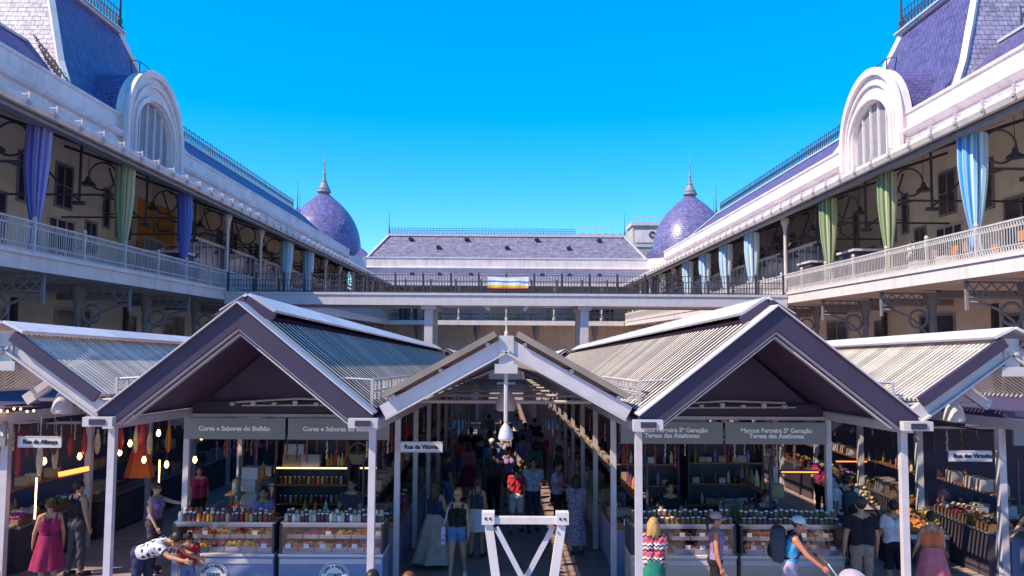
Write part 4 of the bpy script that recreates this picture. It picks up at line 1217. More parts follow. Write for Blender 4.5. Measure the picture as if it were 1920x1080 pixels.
def tray(x,y,z,w_,d_,col,label,group,tilt=.25,n=14,fr=.035):
    t = thing('fruit_tray', label, 'tray', (x,y,z), group)
    m = MB(); m.box(x-w_/2,x+w_/2,y-d_/2,y+d_/2,z,z+.02)
    for a in (-1,1):
        m.box(x+a*(w_/2-.006)-.006,x+a*(w_/2-.006)+.006,y-d_/2+.013,y+d_/2-.013,z+.021,z+.07); m.box(x-w_/2,x+w_/2,y+a*(d_/2-.006)-.006,y+a*(d_/2-.006)+.006,z+.021,z+.07)
    m.build('tray_base', M['greybox'], t)
    f = MB()
    for i in range(n):
        f.ell((x+random.uniform(-.4,.4)*w_,y+random.uniform(-.38,.38)*d_,z+.06+random.uniform(0,.06)),(fr,fr,fr*.9),None,6,4)
    f.build('fruit', M[col], t)['kind'] = 'stuff'
    if random.random()<.55: q=random.uniform(-.06,.06); MB().bar((x+q,y-d_/2-.01,z+.06),(x+q,y-d_/2+.0,z+.13),.09,.004,up=(0,1,0)).build('price_card', M['letter'], t)
    return t
def trays(x0,x1,n,cols,labf,group,y0=14.05,z0=.775):
    for row in range(2):
        for i in range(n):
            x = x0+(x1-x0)*(i+.5)/n; c = cols[(i*2+row*3+ (i//3)) % len(cols)]
            cn = {'g_orange':'orange','g_yellow':'yellow','g_red':'red','g_magenta':'pink','g_brown':'brown','g_olive':'green olive','g_plum':'black olive','g_cream':'pale','g_green':'green'}[c]
            tray(x,y0+.27*row,zf(13.9)+z0+.15*row,(x1-x0)/n-.02,.24,c,labf%(cn,'front' if row==0 else 'back'),group)
trays(-5.6,-3.97,6,['g_yellow','g_orange','g_yellow','g_red','g_magenta','g_orange','g_brown'],'tray of %s fruit in the %s row of the left fruit counter','trays in the left fruit counter')
trays(-3.8,-2.12,6,['g_orange','g_red','g_orange','g_brown','g_yellow','g_magenta'],'tray of %s fruit in the %s row of the right fruit counter','trays in the right fruit counter')
trays(2.9,3.9,3,['g_brown','g_olive','g_plum'],'tray of %s fruit in the %s row of the left olive counter','trays in the left olive counter')
trays(4.1,5.75,5,['g_orange','g_brown','g_cream','g_olive','g_plum'],'tray of %s fruit in the %s row of the right olive counter','trays in the right olive counter')

# generic goods
def box_thing(x,y,z,a,b,c,mt,label,group,name='carton'):
    t = thing(name,label,'box',(x,y,z),group)
    MB().box(x-a/2,x+a/2,y-b/2,y+b/2,z,z+c).build('body', M[mt], t)
    MB().box(x-a/2-.004,x+a/2+.004,y-.03,y+.03,z+c*.35,z+c+.004).build('tape', M['greybox' if mt!='greybox' else 'carton'], t)
    return t
def bottle_thing(x,y,z,h,mt,label,group):
    t = thing('bottle',label,'bottle',(x,y,z),group); r = h*.14
    MB().lathe((x,y,z),[(r,0),(r,h*.55),(r*.45,h*.72),(r*.36,h*.9)],9).build('glass_body', M[mt], t, 40)
    MB().lathe((x,y,z),[(r*.42,h*.902),(r*.42,h),(r*.2,h*1.005)],8).build('cap', M['dark'], t, 40)
    return t
def crate_thing(x,y,z,a,b,col,label,group,tilt=0):
    t = thing('produce_crate',label,'crate',(x,y,z),group)
    m = MB(); m.box(x-a/2,x+a/2,y-b/2,y+b/2,z,z+.02)
    m.build('base', M['wood'], t)
    for s in (-1,1):
        MB().box(x+s*(a/2-.01)-.01,x+s*(a/2-.01)+.01,y-b/2+.021,y+b/2-.021,z+.021,z+.13).build('side', M['wood'], t)
        MB().box(x-a/2,x+a/2,y+s*(b/2-.01)-.01,y+s*(b/2-.01)+.01,z+.021,z+.13).build('side', M['wood'], t)
    f = MB()
    for i in range(22): f.ell((x+random.uniform(-.42,.42)*a,y+random.uniform(-.42,.42)*b,z+.12+random.uniform(0,.06)),(.05,.045,.042),None,6,4)
    f.build('produce', M[col], t)['kind'] = 'stuff'
    if col not in ('g_plum','g_green'): MB().box(x-.06,x+.06,y-b/2-.012,y-b/2-.006,z+.08,z+.2).build('price_card', M['letter'], t)
    return t
def ham_thing(x,y,ztop,L,mt,label,group,cord=.4):
    t = thing('hanging_ham',label,'ham',(x,y,ztop),group)
    MB().lathe((x,y,ztop-cord-L),[(.012,0),(.04,.06*L),(.062,.25*L),(.066,.45*L),(.05,.72*L),(.022,.88*L),(.03,L)],10,1,.7).build('meat', M[mt], t, True)
    MB().tube([(x,y,ztop),(x,y,ztop-cord)],.008,4).build('cord', M['greybox'], t)
    return t
def sausage_thing(x,y,ztop,L,mt,label,group):
    t = thing('hanging_sausage',label,'sausage',(x,y,ztop),group)
    m = MB(); n = 3
    for i in range(n):
        a = ztop-.12-L*i/n; m.capsule((x+.012*(i%2),y,a-.03),(x-.012*(i%2),y,a-L/n+.02),.022,.026,7,2)
    m.build('links', M[mt], t, True)
    MB().tube([(x,y,ztop),(x,y,ztop-.12)],.006,4).build('cord', M['greybox'], t)
    return t
def bulb_thing(x,y,ztop,cord,label,group):
    t = thing('bare_bulb',label,'lamp',(x,y,ztop),group)
    MB().tube([(x,y,ztop),(x,y,ztop-cord)],.008,4).build('cord', M['dark'], t)
    MB().lathe((x,y,ztop-cord-.19),[(.012,0),(.04,.03),(.05,.075),(.03,.13),(.022,.15)],8).build('glass_bulb', M['bulb'], t, True)
    MB().lathe((x,y,ztop-cord-.04),[(.026,.001),(.026,.06)],8).build('socket', M['dark'], t)
    return t

# side counters along every aisle
def aisle_counters(xi, s, tag_):
    """counters with their front on the line x = xi, body on the side s; goods on top"""
    gr = 'counters along the %s' % tag_
    lab = 'market counter lining the %s' % tag_
    y = 15.4; x0, x1 = (xi+s*.06, xi+s*.72)
    w = thing('market_counter', lab, 'counter', (xi,y,zf(y)), gr)
    MB().box(x0,x1,y,y+2.55,zf(y),zf(y)+.82).build('base_panel', M['counter'] if abs(xi)<5 else M['dark'], w)
    MB().box(x0-s*.03,x1+s*.02,y-.01,y+2.56,zf(y)+.823,zf(y)+.86).build('worktop', M['steel'], w)
    MB().box(x0-s*.0,x0+s*.012,y+.03,y+2.52,zf(y)+.862,zf(y)+1.2).build('glass_front', M['glass'], w)
    up = MB(); up.box(x1-s*.04,x1,y+.02,y+.06,zf(y)+.861,zf(y)+2.2); up.build('upright', M['dark'], w)
    MB().box(x1-s*.3,x1,y+.07,y+2.5,zf(y)+1.45,zf(y)+1.48).build('shelf', M['wood'], w)
    for k in range(1,10):
        yy = y+2.95*k; dup_tree(w,(xi,yy,zf(yy)),lab+', %s from the front'%ORD[k])
    w['label'] = lab+', first from the front'
lines = [(-2.0,-1,'left side of the central aisle'),(2.0,1,'right side of the central aisle'),(-5.75,1,'right side of the left aisle'),(5.75,-1,'left side of the right aisle'),(-9.1,-1,'left side of the left aisle'),(9.1,1,'right side of the right aisle')]
rng = random.Random(5)
protoB, protoT, protoC, protoS = {}, {}, {}, {}
def place(protos, key, make, loc, label, rz=0, sc=1, grp=None):
    if key not in protos: 
        o = make(); protos[key] = o
        o.location = loc; o['label'] = label
    else: o = dup_tree(protos[key], loc, label)
    o.rotation_euler = (0,0,rz); o.scale = (sc,sc,sc)
    if grp: o['group'] = grp
    return o
for xi,s,tg in lines:
    aisle_counters(xi,s,tg)
    gt = 'goods on the counters of the %s' % tg
    gs = 'goods on the shelves of the %s' % tg
    gh = 'sausages hung over the %s' % tg
    for k in range(7 if abs(xi)<5 else 4):
        y0 = 15.4+2.95*k
        for j in range(5):
            y = y0+.25+.5*j; z = zf(y0)+.862; x = xi+s*.33
            c = rng.choice(GK); r_ = rng.random()
            if r_ < .62:
                place(protoC,c,lambda: crate_thing(0,0,0,.46,.46,'g_'+c,'x','y'),(x,y,z),'crate of %s produce on the counters of the %s'%(c,tg),rng.uniform(-.1,.1),1,gt)
            elif r_ < .8:
                m_ = rng.choice(['carton','greybox']); hh = rng.uniform(.9,1.4)
                place(protoB,m_,lambda: box_thing(0,0,0,.3,.26,.24,m_,'x','y'),(x,y,z),('brown' if m_=='carton' else 'pale')+' box on the counters of the %s'%tg,rng.uniform(-.3,.3),hh,gt)
            else:
                for q in range(2):
                    cc = rng.choice(['plum','olive','brown'])
                    place(protoT,cc,lambda: bottle_thing(0,0,0,.32,'g_'+cc,'x','y'),(x+.12*q,y,z),'dark bottle on the counters of the %s'%tg,0,rng.uniform(.9,1.1),gt)
        for j in range(7):
            y = y0+.2+.35*j; z = zf(y0)+1.481; x = xi+s*.58
            if rng.random()<.6:
                cc = rng.choice(['plum','olive','brown','cream','orange'])
                place(protoT,cc,lambda: bottle_thing(0,0,0,.32,'g_'+cc,'x','y'),(x,y,z),'bottle on the shelves of the %s'%tg,0,rng.uniform(.8,1.1),gs)
            else:
                m_ = rng.choice(['carton','greybox'])
                place(protoB,m_,lambda: box_thing(0,0,0,.3,.26,.24,m_,'x','y'),(x-s*.02,y,z),('brown' if m_=='carton' else 'pale')+' box on the shelves of the %s'%tg,0,rng.uniform(.7,1.0),gs)
        for j in range(5):
            y = y0+.2+.55*j
            cc = rng.choice(['brown','plum','red','cream'])
            place(protoS,cc,lambda: sausage_thing(0,0,0,.5,'g_'+cc,'x','y'),(xi+s*.35,y,2.72+zf(y)),'sausage string hung over the %s'%tg,0,rng.uniform(.7,1.2),gh)
# rails that carry the hanging goods
for xi,s,tg in lines:
    MB_ = MB().tube([Q(xi+s*.35,15.2,2.73),Q(xi+s*.35,44,2.73)],.015,5)
    tag(MB_.build('hanging_rail', M['iron'], loc=Q(xi+s*.35,15.2,2.73)),'thin dark rail carrying sausages over the %s'%tg,'rail')

# stall interiors: partitions and back shelves
def partition(x0,x1,y0,y1,z1,label):
    t = thing('stall_partition',label,'partition',(x0,y0,zf(y0)))
    MB().sbox(x0,x1,y0,y1,0.003,z1).build('panel', M['fascia'], t)
    MB().sbox(x0-.02,x1+.02,y0-.02,y1+.02,z1+.003,z1+.06).build('top_rail', M['metal'], t)
for s in (-1,1):
    sd_ = 'left' if s<0 else 'right'
    for k,y in enumerate((20.9,26.8,32.7,38.6)):
        partition(s*3.94-1.2,s*3.94+1.2,y,y+.08,2.5,'dark cross partition inside the %s gabled stalls, %s from the front'%(sd_,['first','second','third','fourth'][k]))
        partition(s*11.4-2.2,s*11.4+2.2,y-3,y-2.92,2.6,'dark cross partition inside the %s outer stalls, %s from the front'%(sd_,['first','second','third','fourth'][k]))

def shelf_unit(x0,x1,y,z0,levels,label,led=None):
    t = thing('shelf_unit',label,'shelves',((x0+x1)/2,y,z0))
    MB().box(x0,x1,y+.4,y+.43,z0,z0+2.3).build('back_panel', M['dark'], t)
    for x in (x0,x1-.04): MB().box(x,x+.04,y,y+.395,z0,z0+2.3).build('upright', M['dark'], t)
    for i,zz in enumerate(levels):
        sh = MB().box(x0+.042,x1-.042,y+.01,y+.395,z0+zz,z0+zz+.03).build('shelf', M['wood'], t)
        if led and i in led: MB().box(x0+.05,x1-.05,y-.014,y+.006,z0+zz,z0+zz+.028).build('light_strip', M[led[i]], sh)
    return t
zb = zf(17.4)
shelf_unit(-4.95,-3.35,17.4,zb,(.5,.95,1.35,1.72),'dark shelf unit with yellow light strip behind the fruit counters',{3:'ledy'})
shelf_unit(-3.2,-2.75,17.6,zf(17.6),(.5,1.1,1.7),'narrow dark shelf unit behind the right fruit counter',{2:'ledy'})
ib = 'boxes on the lit shelf behind the fruit counters'
for i,(x,z,a,c,mm) in enumerate(((-4.6,1.752,.38,.26,'carton'),(-4.2,1.752,.4,.26,'greybox'),(-4.55,2.015,.42,.22,'greybox'))):
    box_thing(x,17.58,zb+z,a,.3,c,mm,['brown carton at the left end of the lit shelf','pale box at the middle of the lit shelf','pale box stacked on the brown carton of the lit shelf'][i],ib)
for i in range(6): bottle_thing(-3.85+.08*i,17.56,zb+1.752,.26+.05*(i%3),'g_'+['yellow','orange','brown','cream','yellow','brown'][i],'small amber bottle at the right end of the lit shelf','amber bottles on the lit shelf')
for i in range(14): jar_proto(-4.85+.1*i,17.56,zb+1.382,'g_'+GK[i%7],'lid','jar on the second shelf behind the fruit counters','jars on the second shelf behind the fruit counters')
for i in range(13): jar_proto(-4.85+.11*i,17.56,zb+.982,'g_'+GK[(i*3)%8],'lid','jar on the third shelf behind the fruit counters','jars on the third shelf behind the fruit counters')
# tall stack of pale cartons left of the lit shelf
for i in range(4):
    box_thing(-5.0+.04*(i%2),15.9,zf(15.9)+1.0+.24*i,.3,.3,.235,'greybox',['lowest','second','third','topmost'][i]+' pale carton of the tall stack left of the lit shelf','cartons stacked behind the fruit counters')
t = thing('work_table','dark work table behind the left fruit counter under the stacked cartons','table',(-5.0,15.9,zf(15.9)))
MB().box(-5.5,-4.5,15.6,16.3,zf(15.9)+.95,zf(15.9)+.998).build('table_top', M['wood'], t)
for a in (-5.46,-4.58):
    for b_ in (15.62,16.24): MB().box(a,a+.05,b_,b_+.05,zf(15.9)-.02,zf(15.9)+.949).build('leg', M['dark'], t)
# a wicker basket hung right of the lit shelf
t = thing('wicker_basket','round wicker basket hung above the right end of the lit shelf','basket',(-3.05,16.8,2.0))
MB().lathe((-3.05,16.8,1.78),[(.14,0),(.2,.14),(.24,.22),(.22,.22),(.15,.04)],14).build('bowl', M['carton'], t, 50)
MB().ring((-3.05,16.8,2.0),.2,'Y',.015,16).build('handle', M['carton'], t)

shelf_unit(2.3,3.7,17.2,zf(17.2),(.5,.95,1.4,1.85),'dark shelf unit behind the left olive counter')
shelf_unit(3.95,5.6,17.5,zf(17.5),(.5,.95,1.4,1.85),'dark shelf unit behind the right olive counter',{0:'ledo'})
for i in range(22):
    x = 2.4+.145*i
    if 3.62<x<4.05: continue
    for zz in (1.43,1.88,.98):
        if rng.random()<.75:
            yy,zz0 = (17.36,zf(17.2)) if x<3.7 else (17.66,zf(17.5))
            if rng.random()<.5: place(protoT,(c:=rng.choice(['plum','olive','brown','violet','cream'])),lambda: bottle_thing(0,0,0,.32,'g_'+c,'x','y'),(x,yy,zz0+zz),'bottle on the shelves behind the olive counters',0,rng.uniform(.7,1.0),'goods on the shelves behind the olive counters')
            else: place(protoB,(m_:=rng.choice(['greybox','greybox','carton'])),lambda: box_thing(0,0,0,.3,.26,.24,m_,'x','y'),(x,yy,zz0+zz),('brown' if m_=='carton' else 'pale')+' box on the shelves behind the olive counters',0,rng.uniform(.4,.6),'goods on the shelves behind the olive counters')

def clutter_table(x0,x1,y,lab,key):
    t = thing('work_table',lab,'table',((x0+x1)/2,y,zf(y)))
    MB().box(x0,x1,y-.3,y+.3,zf(y)+.9,zf(y)+.94).build('table_top', M['wood'], t)
    for a in (x0+.03,x1-.08):
        for b_ in (y-.28,y+.23): MB().box(a,a+.05,b_,b_+.05,zf(y)-.02,zf(y)+.899).build('leg', M['dark'], t)
    g_ = 'goods on the work table %s'%key
    n = int((x1-x0)/.2)
    for i in range(n):
        for yy in (y-.15,y+.15):
            x = x0+.12+(x1-x0-.24)*i/max(n-1,1); z = zf(y)+.941; r_ = rng.random()
            if r_<.3: place(protoB,(m_:=rng.choice(['greybox','carton'])),lambda: box_thing(0,0,0,.3,.26,.24,m_,'x','y'),(x,yy,z),('brown' if m_=='carton' else 'pale')+' box on the work table '+key,rng.uniform(-.3,.3),rng.uniform(.5,1.0),g_)
            elif r_<.6: place(protoT,(c:=rng.choice(['plum','olive','brown','cream','orange'])),lambda: bottle_thing(0,0,0,.32,'g_'+c,'x','y'),(x,yy,z),'bottle on the work table '+key,0,rng.uniform(.7,1.2),g_)
            else: place(protoC,(c:=rng.choice(GK)),lambda: crate_thing(0,0,0,.46,.46,'g_'+c,'x','y'),(x,yy,z),'crate of %s produce on the work table %s'%(c,key),rng.uniform(-.3,.3),.42,g_)
clutter_table(-5.75,-5.1,16.9,'small work table at the left end behind the fruit counters','behind the left fruit counter')
clutter_table(-4.3,-2.4,16.3,'long work table behind the fruit counters under the lit shelf','under the lit shelf')
clutter_table(2.4,3.8,16.4,'long work table behind the left olive counter','behind the left olive counter')
clutter_table(4.3,5.6,16.5,'long work table behind the right olive counter','behind the right olive counter')
clutter_table(-12.2,-9.6,16.4,'long work table of the sausage stall at the left edge','of the sausage stall')
clutter_table(9.5,12.2,16.6,'long work table of the cheese stall at the right edge','of the cheese stall')
for nm_,xa,xb,yy_ in (('fruit',-5.5,-2.3,15.3),('olive',2.4,5.6,15.3)):
    tag(MB().tube([Q(xa,yy_,2.62),Q(xb,yy_,2.62)],.015,5).build('hanging_rail', M['iron'], loc=Q(xa,yy_,2.62)),'thin dark rail behind the signs of the %s stall'%nm_,'rail')
    for i in range(17):
        x = xa+(xb-xa)*(i+.3)/17; c = rng.choice(['brown','plum','cream','red'])
        place(protoS,c,lambda: sausage_thing(0,0,0,.5,'g_'+c,'x','y'),(x,yy_,2.6+zf(yy_)),'string of goods hung behind the signs of the %s stall'%nm_,0,rng.uniform(.4,.9),'goods hung behind the signs of the %s stall'%nm_)

# outer stalls at the left: hams, bulbs, counters; at the right: produce, cheese
def front_counter(x0,x1,y,label,base):
    z0 = zf(y); w = thing('market_counter',label,'counter',((x0+x1)/2,y,z0))
    MB().box(x0,x1,y,y+.7,z0,z0+.85).build('base_panel', M[base], w)
    MB().box(x0-.02,x1+.02,y-.03,y+.72,z0+.853,z0+.89).build('worktop', M['steel'], w)
    MB().box(x0+.02,x1-.02,y+.0,y+.01,z0+.893,z0+1.25).build('glass_front', M['glass'], w)
    return w
front_counter(-12.4,-9.25,14.9,'dark counter of the sausage stall at the left edge','dark')
front_counter(9.3,12.4,14.9,'dark counter of the cheese stall at the right edge','counter')
hamg = 'hams and fish hung along the sausage stall'
for i in range(36):
    x = -12.2+.1*i+rng.uniform(-.03,.03); y = 15.0+rng.uniform(-.1,.9)
    mm = rng.choice(['g_brown','g_red','g_plum','g_cream','g_brown'])
    ham_thing(x,y,2.86,rng.uniform(.35,.8),mm,'%s ham hung on a cord over the sausage stall at the left'%{'g_brown':'brown','g_red':'red','g_plum':'dark','g_cream':'pale','g_orange':'amber'}[mm],hamg,rng.uniform(.15,.5))
for i in range(14):
    x = -8.9+.2*i if i<7 else -8.95; y = 18.2+rng.uniform(-.3,.4) if i<7 else 15.6+.55*(i-7)
    mm = rng.choice(['g_cream','g_orange','g_red'])
    ham_thing(x if i>=7 or x<-6.2 else -6.3,y,2.7,rng.uniform(.4,.75),mm,'%s fish hung over the left aisle behind the Aliança plate'%{'g_cream':'pale','g_red':'red','g_orange':'amber'}[mm],'fish hung over the left aisle',rng.uniform(.2,.5))
for i in range(16):
    x = -12.0+.4*i if i<8 else -9.0+.36*(i-8); y = (15.5 if i<8 else 17.4)+rng.uniform(-.3,.8)
    bulb_thing(x,y,2.85,rng.uniform(.4,1.1),'lit bare bulb hanging on a cord in the left aisle stalls','bare bulbs over the left stalls')
sl = thing('string_lights','string of tiny warm lights along the eave of the sausage stall','string lights',(-10.5,14.6,3.1))
MB().tube([(-12.5,14.6,3.08),(-11.2,14.6,3.02),(-9.9,14.6,3.05),(-8.4,14.6,3.1)],.008,4).build('wire', M['dark'], sl)
for i in range(34): MB().ell((-12.4+.118*i,14.59,3.03+.03*math.sin(i*1.7)),(.022,.022,.022),None,6,4).build('bulb', M['bulb'], sl)
# awning-like red dress hung in the left aisle
t = thing('hanging_dress','long red and orange dress hung at the back of the left aisle','dress',(-8.55,19.0,2.3))
def dress_mat():
    m = bpy.data.materials.new('dress_red_orange'); m.use_nodes=True
    n,l = m.node_tree.nodes,m.node_tree.links
    tc = n.new('ShaderNodeTexCoord'); sp = n.new('ShaderNodeSeparateXYZ'); l.new(tc.outputs['Object'],sp.inputs[0])
    cr = n.new('ShaderNodeValToRGB'); e=cr.color_ramp.elements; e[0].position=.1; e[0].color=(.7,.16,.03,1); e[1].position=.75; e[1].color=(.55,.02,.05,1)
    mr = n.new('ShaderNodeMapRange'); mr.inputs['From Min'].default_value=-1.2; mr.inputs['From Max'].default_value=.1
    l.new(sp.outputs['Z'],mr.inputs['Value']); l.new(mr.outputs[0],cr.inputs[0]); l.new(cr.outputs[0],n['Principled BSDF'].inputs['Base Color'])
    n['Principled BSDF'].inputs['Roughness'].default_value=.7
    return m
dm = MB(); vs=[]; n=40; prof=[(.1,2.36),(.16,2.25),(.15,2.1),(.12,1.95),(.2,1.7),(.27,1.4),(.33,1.12)]
for r,z in prof:
    for k in range(n):
        a=2*math.pi*k/n; q=r*(1+(.08*math.sin(9*a) if z<1.9 else 0)); vs.append((-8.55+q*math.cos(a),19+q*.7*math.sin(a),z))
dm.add(vs,[(j*n+k,j*n+(k+1)%n,(j+1)*n+(k+1)%n,(j+1)*n+k) for j in range(len(prof)-1) for k in range(n)])
dm.build('cloth', dress_mat(), t, True)
MB().tube([(-8.7,19,2.38),(-8.55,19,2.44),(-8.4,19,2.38)],.012,5).build('hanger', M['dark'], t)
# lit shop board at the left aisle stalls
t = thing('lit_board','slanted orange lit board on the left aisle stall','board',(-8.7,16.4,1.6))
MB().bar((-8.9,16.2,1.62),(-8.45,16.5,1.70),.04,.09).build('panel', M['ledo'], t)
MB().bar((-8.9,16.24,1.555),(-8.45,16.54,1.635),.05,.03).build('rim', M['wood'], t)
for i,(x,y,z,h) in enumerate(((-8.75,15.2,.95,.75),(-7.75,18.2,.9,.7))):
    t = thing('tube_lamp','upright glowing tube lamp on the left aisle counters','lamp',(x,y,z),'tube lamps in the left aisle')
    MB().lathe((x,y,z+.021),[(.015,0),(.015,h)],8).build('tube', M['bulb'], t, True); MB().lathe((x,y,z),[(.05,0),(.05,.02)],8).build('foot', M['dark'], t)

# right: slanted produce displays and lit shelf edges
def slant_display(x,y,label,cols,w_=1.5):
    z0 = zf(y); t = thing('slanted_display',label,'display',(x,y,z0))
    MB().box(x-w_/2,x+w_/2,y,y+.7,z0,z0+.6).build('base_panel', M['dark'], t)
    MB().box(x-w_/2-.01,x+w_/2+.01,y-.02,y-.003,z0+.55,z0+.64).build('price_rail', M['white'], t)
    d = MB(); d.add([(x-w_/2,y,z0+.62),(x+w_/2,y,z0+.62),(x+w_/2,y+.7,z0+.98),(x-w_/2,y+.7,z0+.98),(x-w_/2,y+.7,z0+.6),(x+w_/2,y+.7,z0+.6)],[(0,1,2,3),(4,5,1,0),(3,2,5,4),(1,5,2),(0,3,4)]); d.build('sloping_top', M['wood'], t)
    n = len(cols)
    for i,c in enumerate(cols):
        f = MB(); x0 = x-w_/2+w_*i/n
        for q in range(26):
            u,v = random.random(),random.random()
            f.ell((x0+.04+u*(w_/n-.08),y+.06+v*.58,z0+.66+v*.33+random.uniform(0,.05)),(.05,.05,.045),None,6,4)
        f.build('produce', M['g_'+c], t)['kind']='stuff'
slant_display(8.3,16.2,'slanted stand of orange produce in the right aisle under the Virtudes plate',['orange','orange','yellow'],1.1)
slant_display(10.2,13.9,'slanted stand of mixed fruit at the right edge',['plum','orange','yellow','green'],1.6)
slant_display(8.55,19.5,'slanted stand of red and brown produce deep in the right aisle',['red','brown','cream'],.9)
for i,(x0,x1,y,z) in enumerate(((6.35,7.2,18.6,1.35),(8.6,9.4,21.0,1.25))):
    t = thing('lit_shelf_edge','glowing orange light strip %s'%['behind the man in the grey cap','behind the right aisle produce stand'][i],'lamp',(x0,y,z))
    MB().box(x0,x1,y,y+.03,z,z+.022).build('light_strip', M['ledo'], t); MB().box(x0,x1,y+.031,y+.12,z-.03,z+.05).build('housing', M['dark'], t)

# gallery furniture: chairs, tables, planters, kiosks
def chair(x,y,z,rz,label,group,mt='wood'):
    t = thing('chair',label,'chair',(x,y,z),group)
    MB().box(x-.22,x+.22,y-.22,y+.22,z+.42,z+.46).build('seat', M[mt], t)
    for a in (-.2,.16):
        for b_ in (-.2,.16): MB().box(x+a,x+a+.04,y+b_,y+b_+.04,z,z+.419).build('leg', M['dark'], t)
    MB().box(x-.21,x+.21,y+.18,y+.22,z+.62,z+.98).build('backrest', M[mt], t)
    for a in (-.2,.16): MB().box(x+a,x+a+.04,y+.185,y+.215,z+.461,z+.619).build('back_post', M['dark'], t)
    t.rotation_euler=(0,0,rz)
    return t
M['chairwood'] = mat('orange_brown_wood',(.50,.19,.06),.5,var=.15)
ch = chair(17.9,27.2,ZF1,R(90),'orange brown wooden chair on the right gallery by the azure curtain','chairs on the right gallery','chairwood')
for i,(x,y,r_) in enumerate(((17.8,30.4,80),(18.0,31.6,100),(18.9,31.0,-90),(18.0,33.0,90),(19.0,27.6,-90),(18.1,37.2,95))):
    dup_tree(ch,(x,y,ZF1),'orange brown wooden chair on the right gallery '+['between the first two curtains','second from the azure curtain','facing the wall near the azure curtain','beside the wide green curtain','behind the azure curtain','beyond the wide green curtain'][i],R(r_))
t = thing('cafe_table','small dark café table on the right gallery among the wooden chairs','table',(18.5,31,ZF1))
MB().lathe((18.5,31,ZF1),[(.25,0),(.04,.04),(.035,.7),(.4,.71),(.4,.74)],14).build('pedestal', M['dark'], t)
def planter(x,y,label):
    t = thing('planter',label,'plant',(x,y,ZF1))
    MB().box(x-.25,x+.25,y-.4,y+.4,ZF1,ZF1+.6).build('pot', M['greybox'], t)
    f = MB()
    for i in range(150):
        a=random.uniform(0,6.28); q=random.random()**.5; c=Vector((x+.4*q*math.cos(a),y+.55*q*math.sin(a),ZF1+.7+random.random()*.6)); d=Vector((random.uniform(-1,1),random.uniform(-1,1),random.uniform(-.2,1))).normalized()*.14; e=d.cross(Vector((0,0,1))).normalized()*.05
        f.add([c,c+d*.5+e,c+d,c+d*.5-e],[(0,1,2,3)])
    f.build('foliage', mat('leaf_dark',(.05,.09,.04),.6,rnd=.2), t)['kind']='stuff'
planter(17.6,33.9,'leafy green planter on the right gallery left of the azure curtain'); planter(17.7,31.9,'leafy green planter on the right gallery behind the railing'); planter(-17.6,33.4,'leafy planter on the left gallery behind the railing')
def kiosk(s,y,label):
    t = thing('kiosk',label,'kiosk',(s*19,y,ZF1))
    MB().box(s*18.2,s*20.2,y,y+2.0,ZF1,ZF1+1.9).build('body', M['fascia'], t)
    MB().box(s*18.1,s*20.3,y-.1,y+2.1,ZF1+1.903,ZF1+2.02).build('top', M['metal'], t)
    MB().box(s*18.4,s*20.0,y-.02,y-.002,ZF1+.9,ZF1+1.8).build('hatch', M['pane'], t)
kiosk(1,41.5,'dark blue grey kiosk on the right gallery beside the narrow green curtain'); kiosk(-1,44.5,'dark kiosk on the left gallery near the footbridge'); kiosk(1,47.5,'dark kiosk on the right gallery just past the footbridge corner')
# tables of a café on the far gallery
for i in range(8):
    x = -13.5+1.7*i+(5 if i>5 else 0)
    t = thing('cafe_table','small round café table on the far gallery behind the railing','table',(x,112.5,ZF1),'tables on the far gallery')
    MB().lathe((x,112.5,ZF1),[(.35,0),(.06,.05),(.05,.85),(.6,.87),(.6,.93)],12).build('pedestal', M['dark'], t)
# ------------------------------------------------------------------ people
def cloth(name, col, **k): return mat('cloth_'+name, col, .85, var=.2, scale=9, spec=.1, bump=.7, bscale=9, **k)
SK = {'fair':mat('skin_fair',(.50,.30,.22),.5,var=.06,scale=6), 'tan':mat('skin_tan',(.42,.22,.14),.5,var=.06,scale=6), 'deep':mat('skin_deep',(.20,.10,.07),.5,var=.06,scale=6), 'red':mat('skin_sunburnt',(.55,.20,.13),.5,var=.06,scale=6)}
HR = {'dark':mat('hair_dark',(.02,.014,.012),.5,var=.3,scale=30), 'brown':mat('hair_brown',(.07,.035,.02),.5,var=.3,scale=30), 'blond':mat('hair_blond',(.50,.28,.10),.5,var=.35,scale=30), 'grey':mat('hair_grey',(.35,.33,.33),.5,var=.3,scale=30), 'auburn':mat('hair_auburn',(.18,.05,.025),.5,var=.3,scale=30)}
EYE = mat('eye_dark',(.02,.015,.015),.2); LIP = mat('lip',(.35,.10,.09),.5); SHOE = mat('shoe_dark',(.03,.025,.03),.5); SHOEW = mat('shoe_white',(.6,.58,.58),.5)

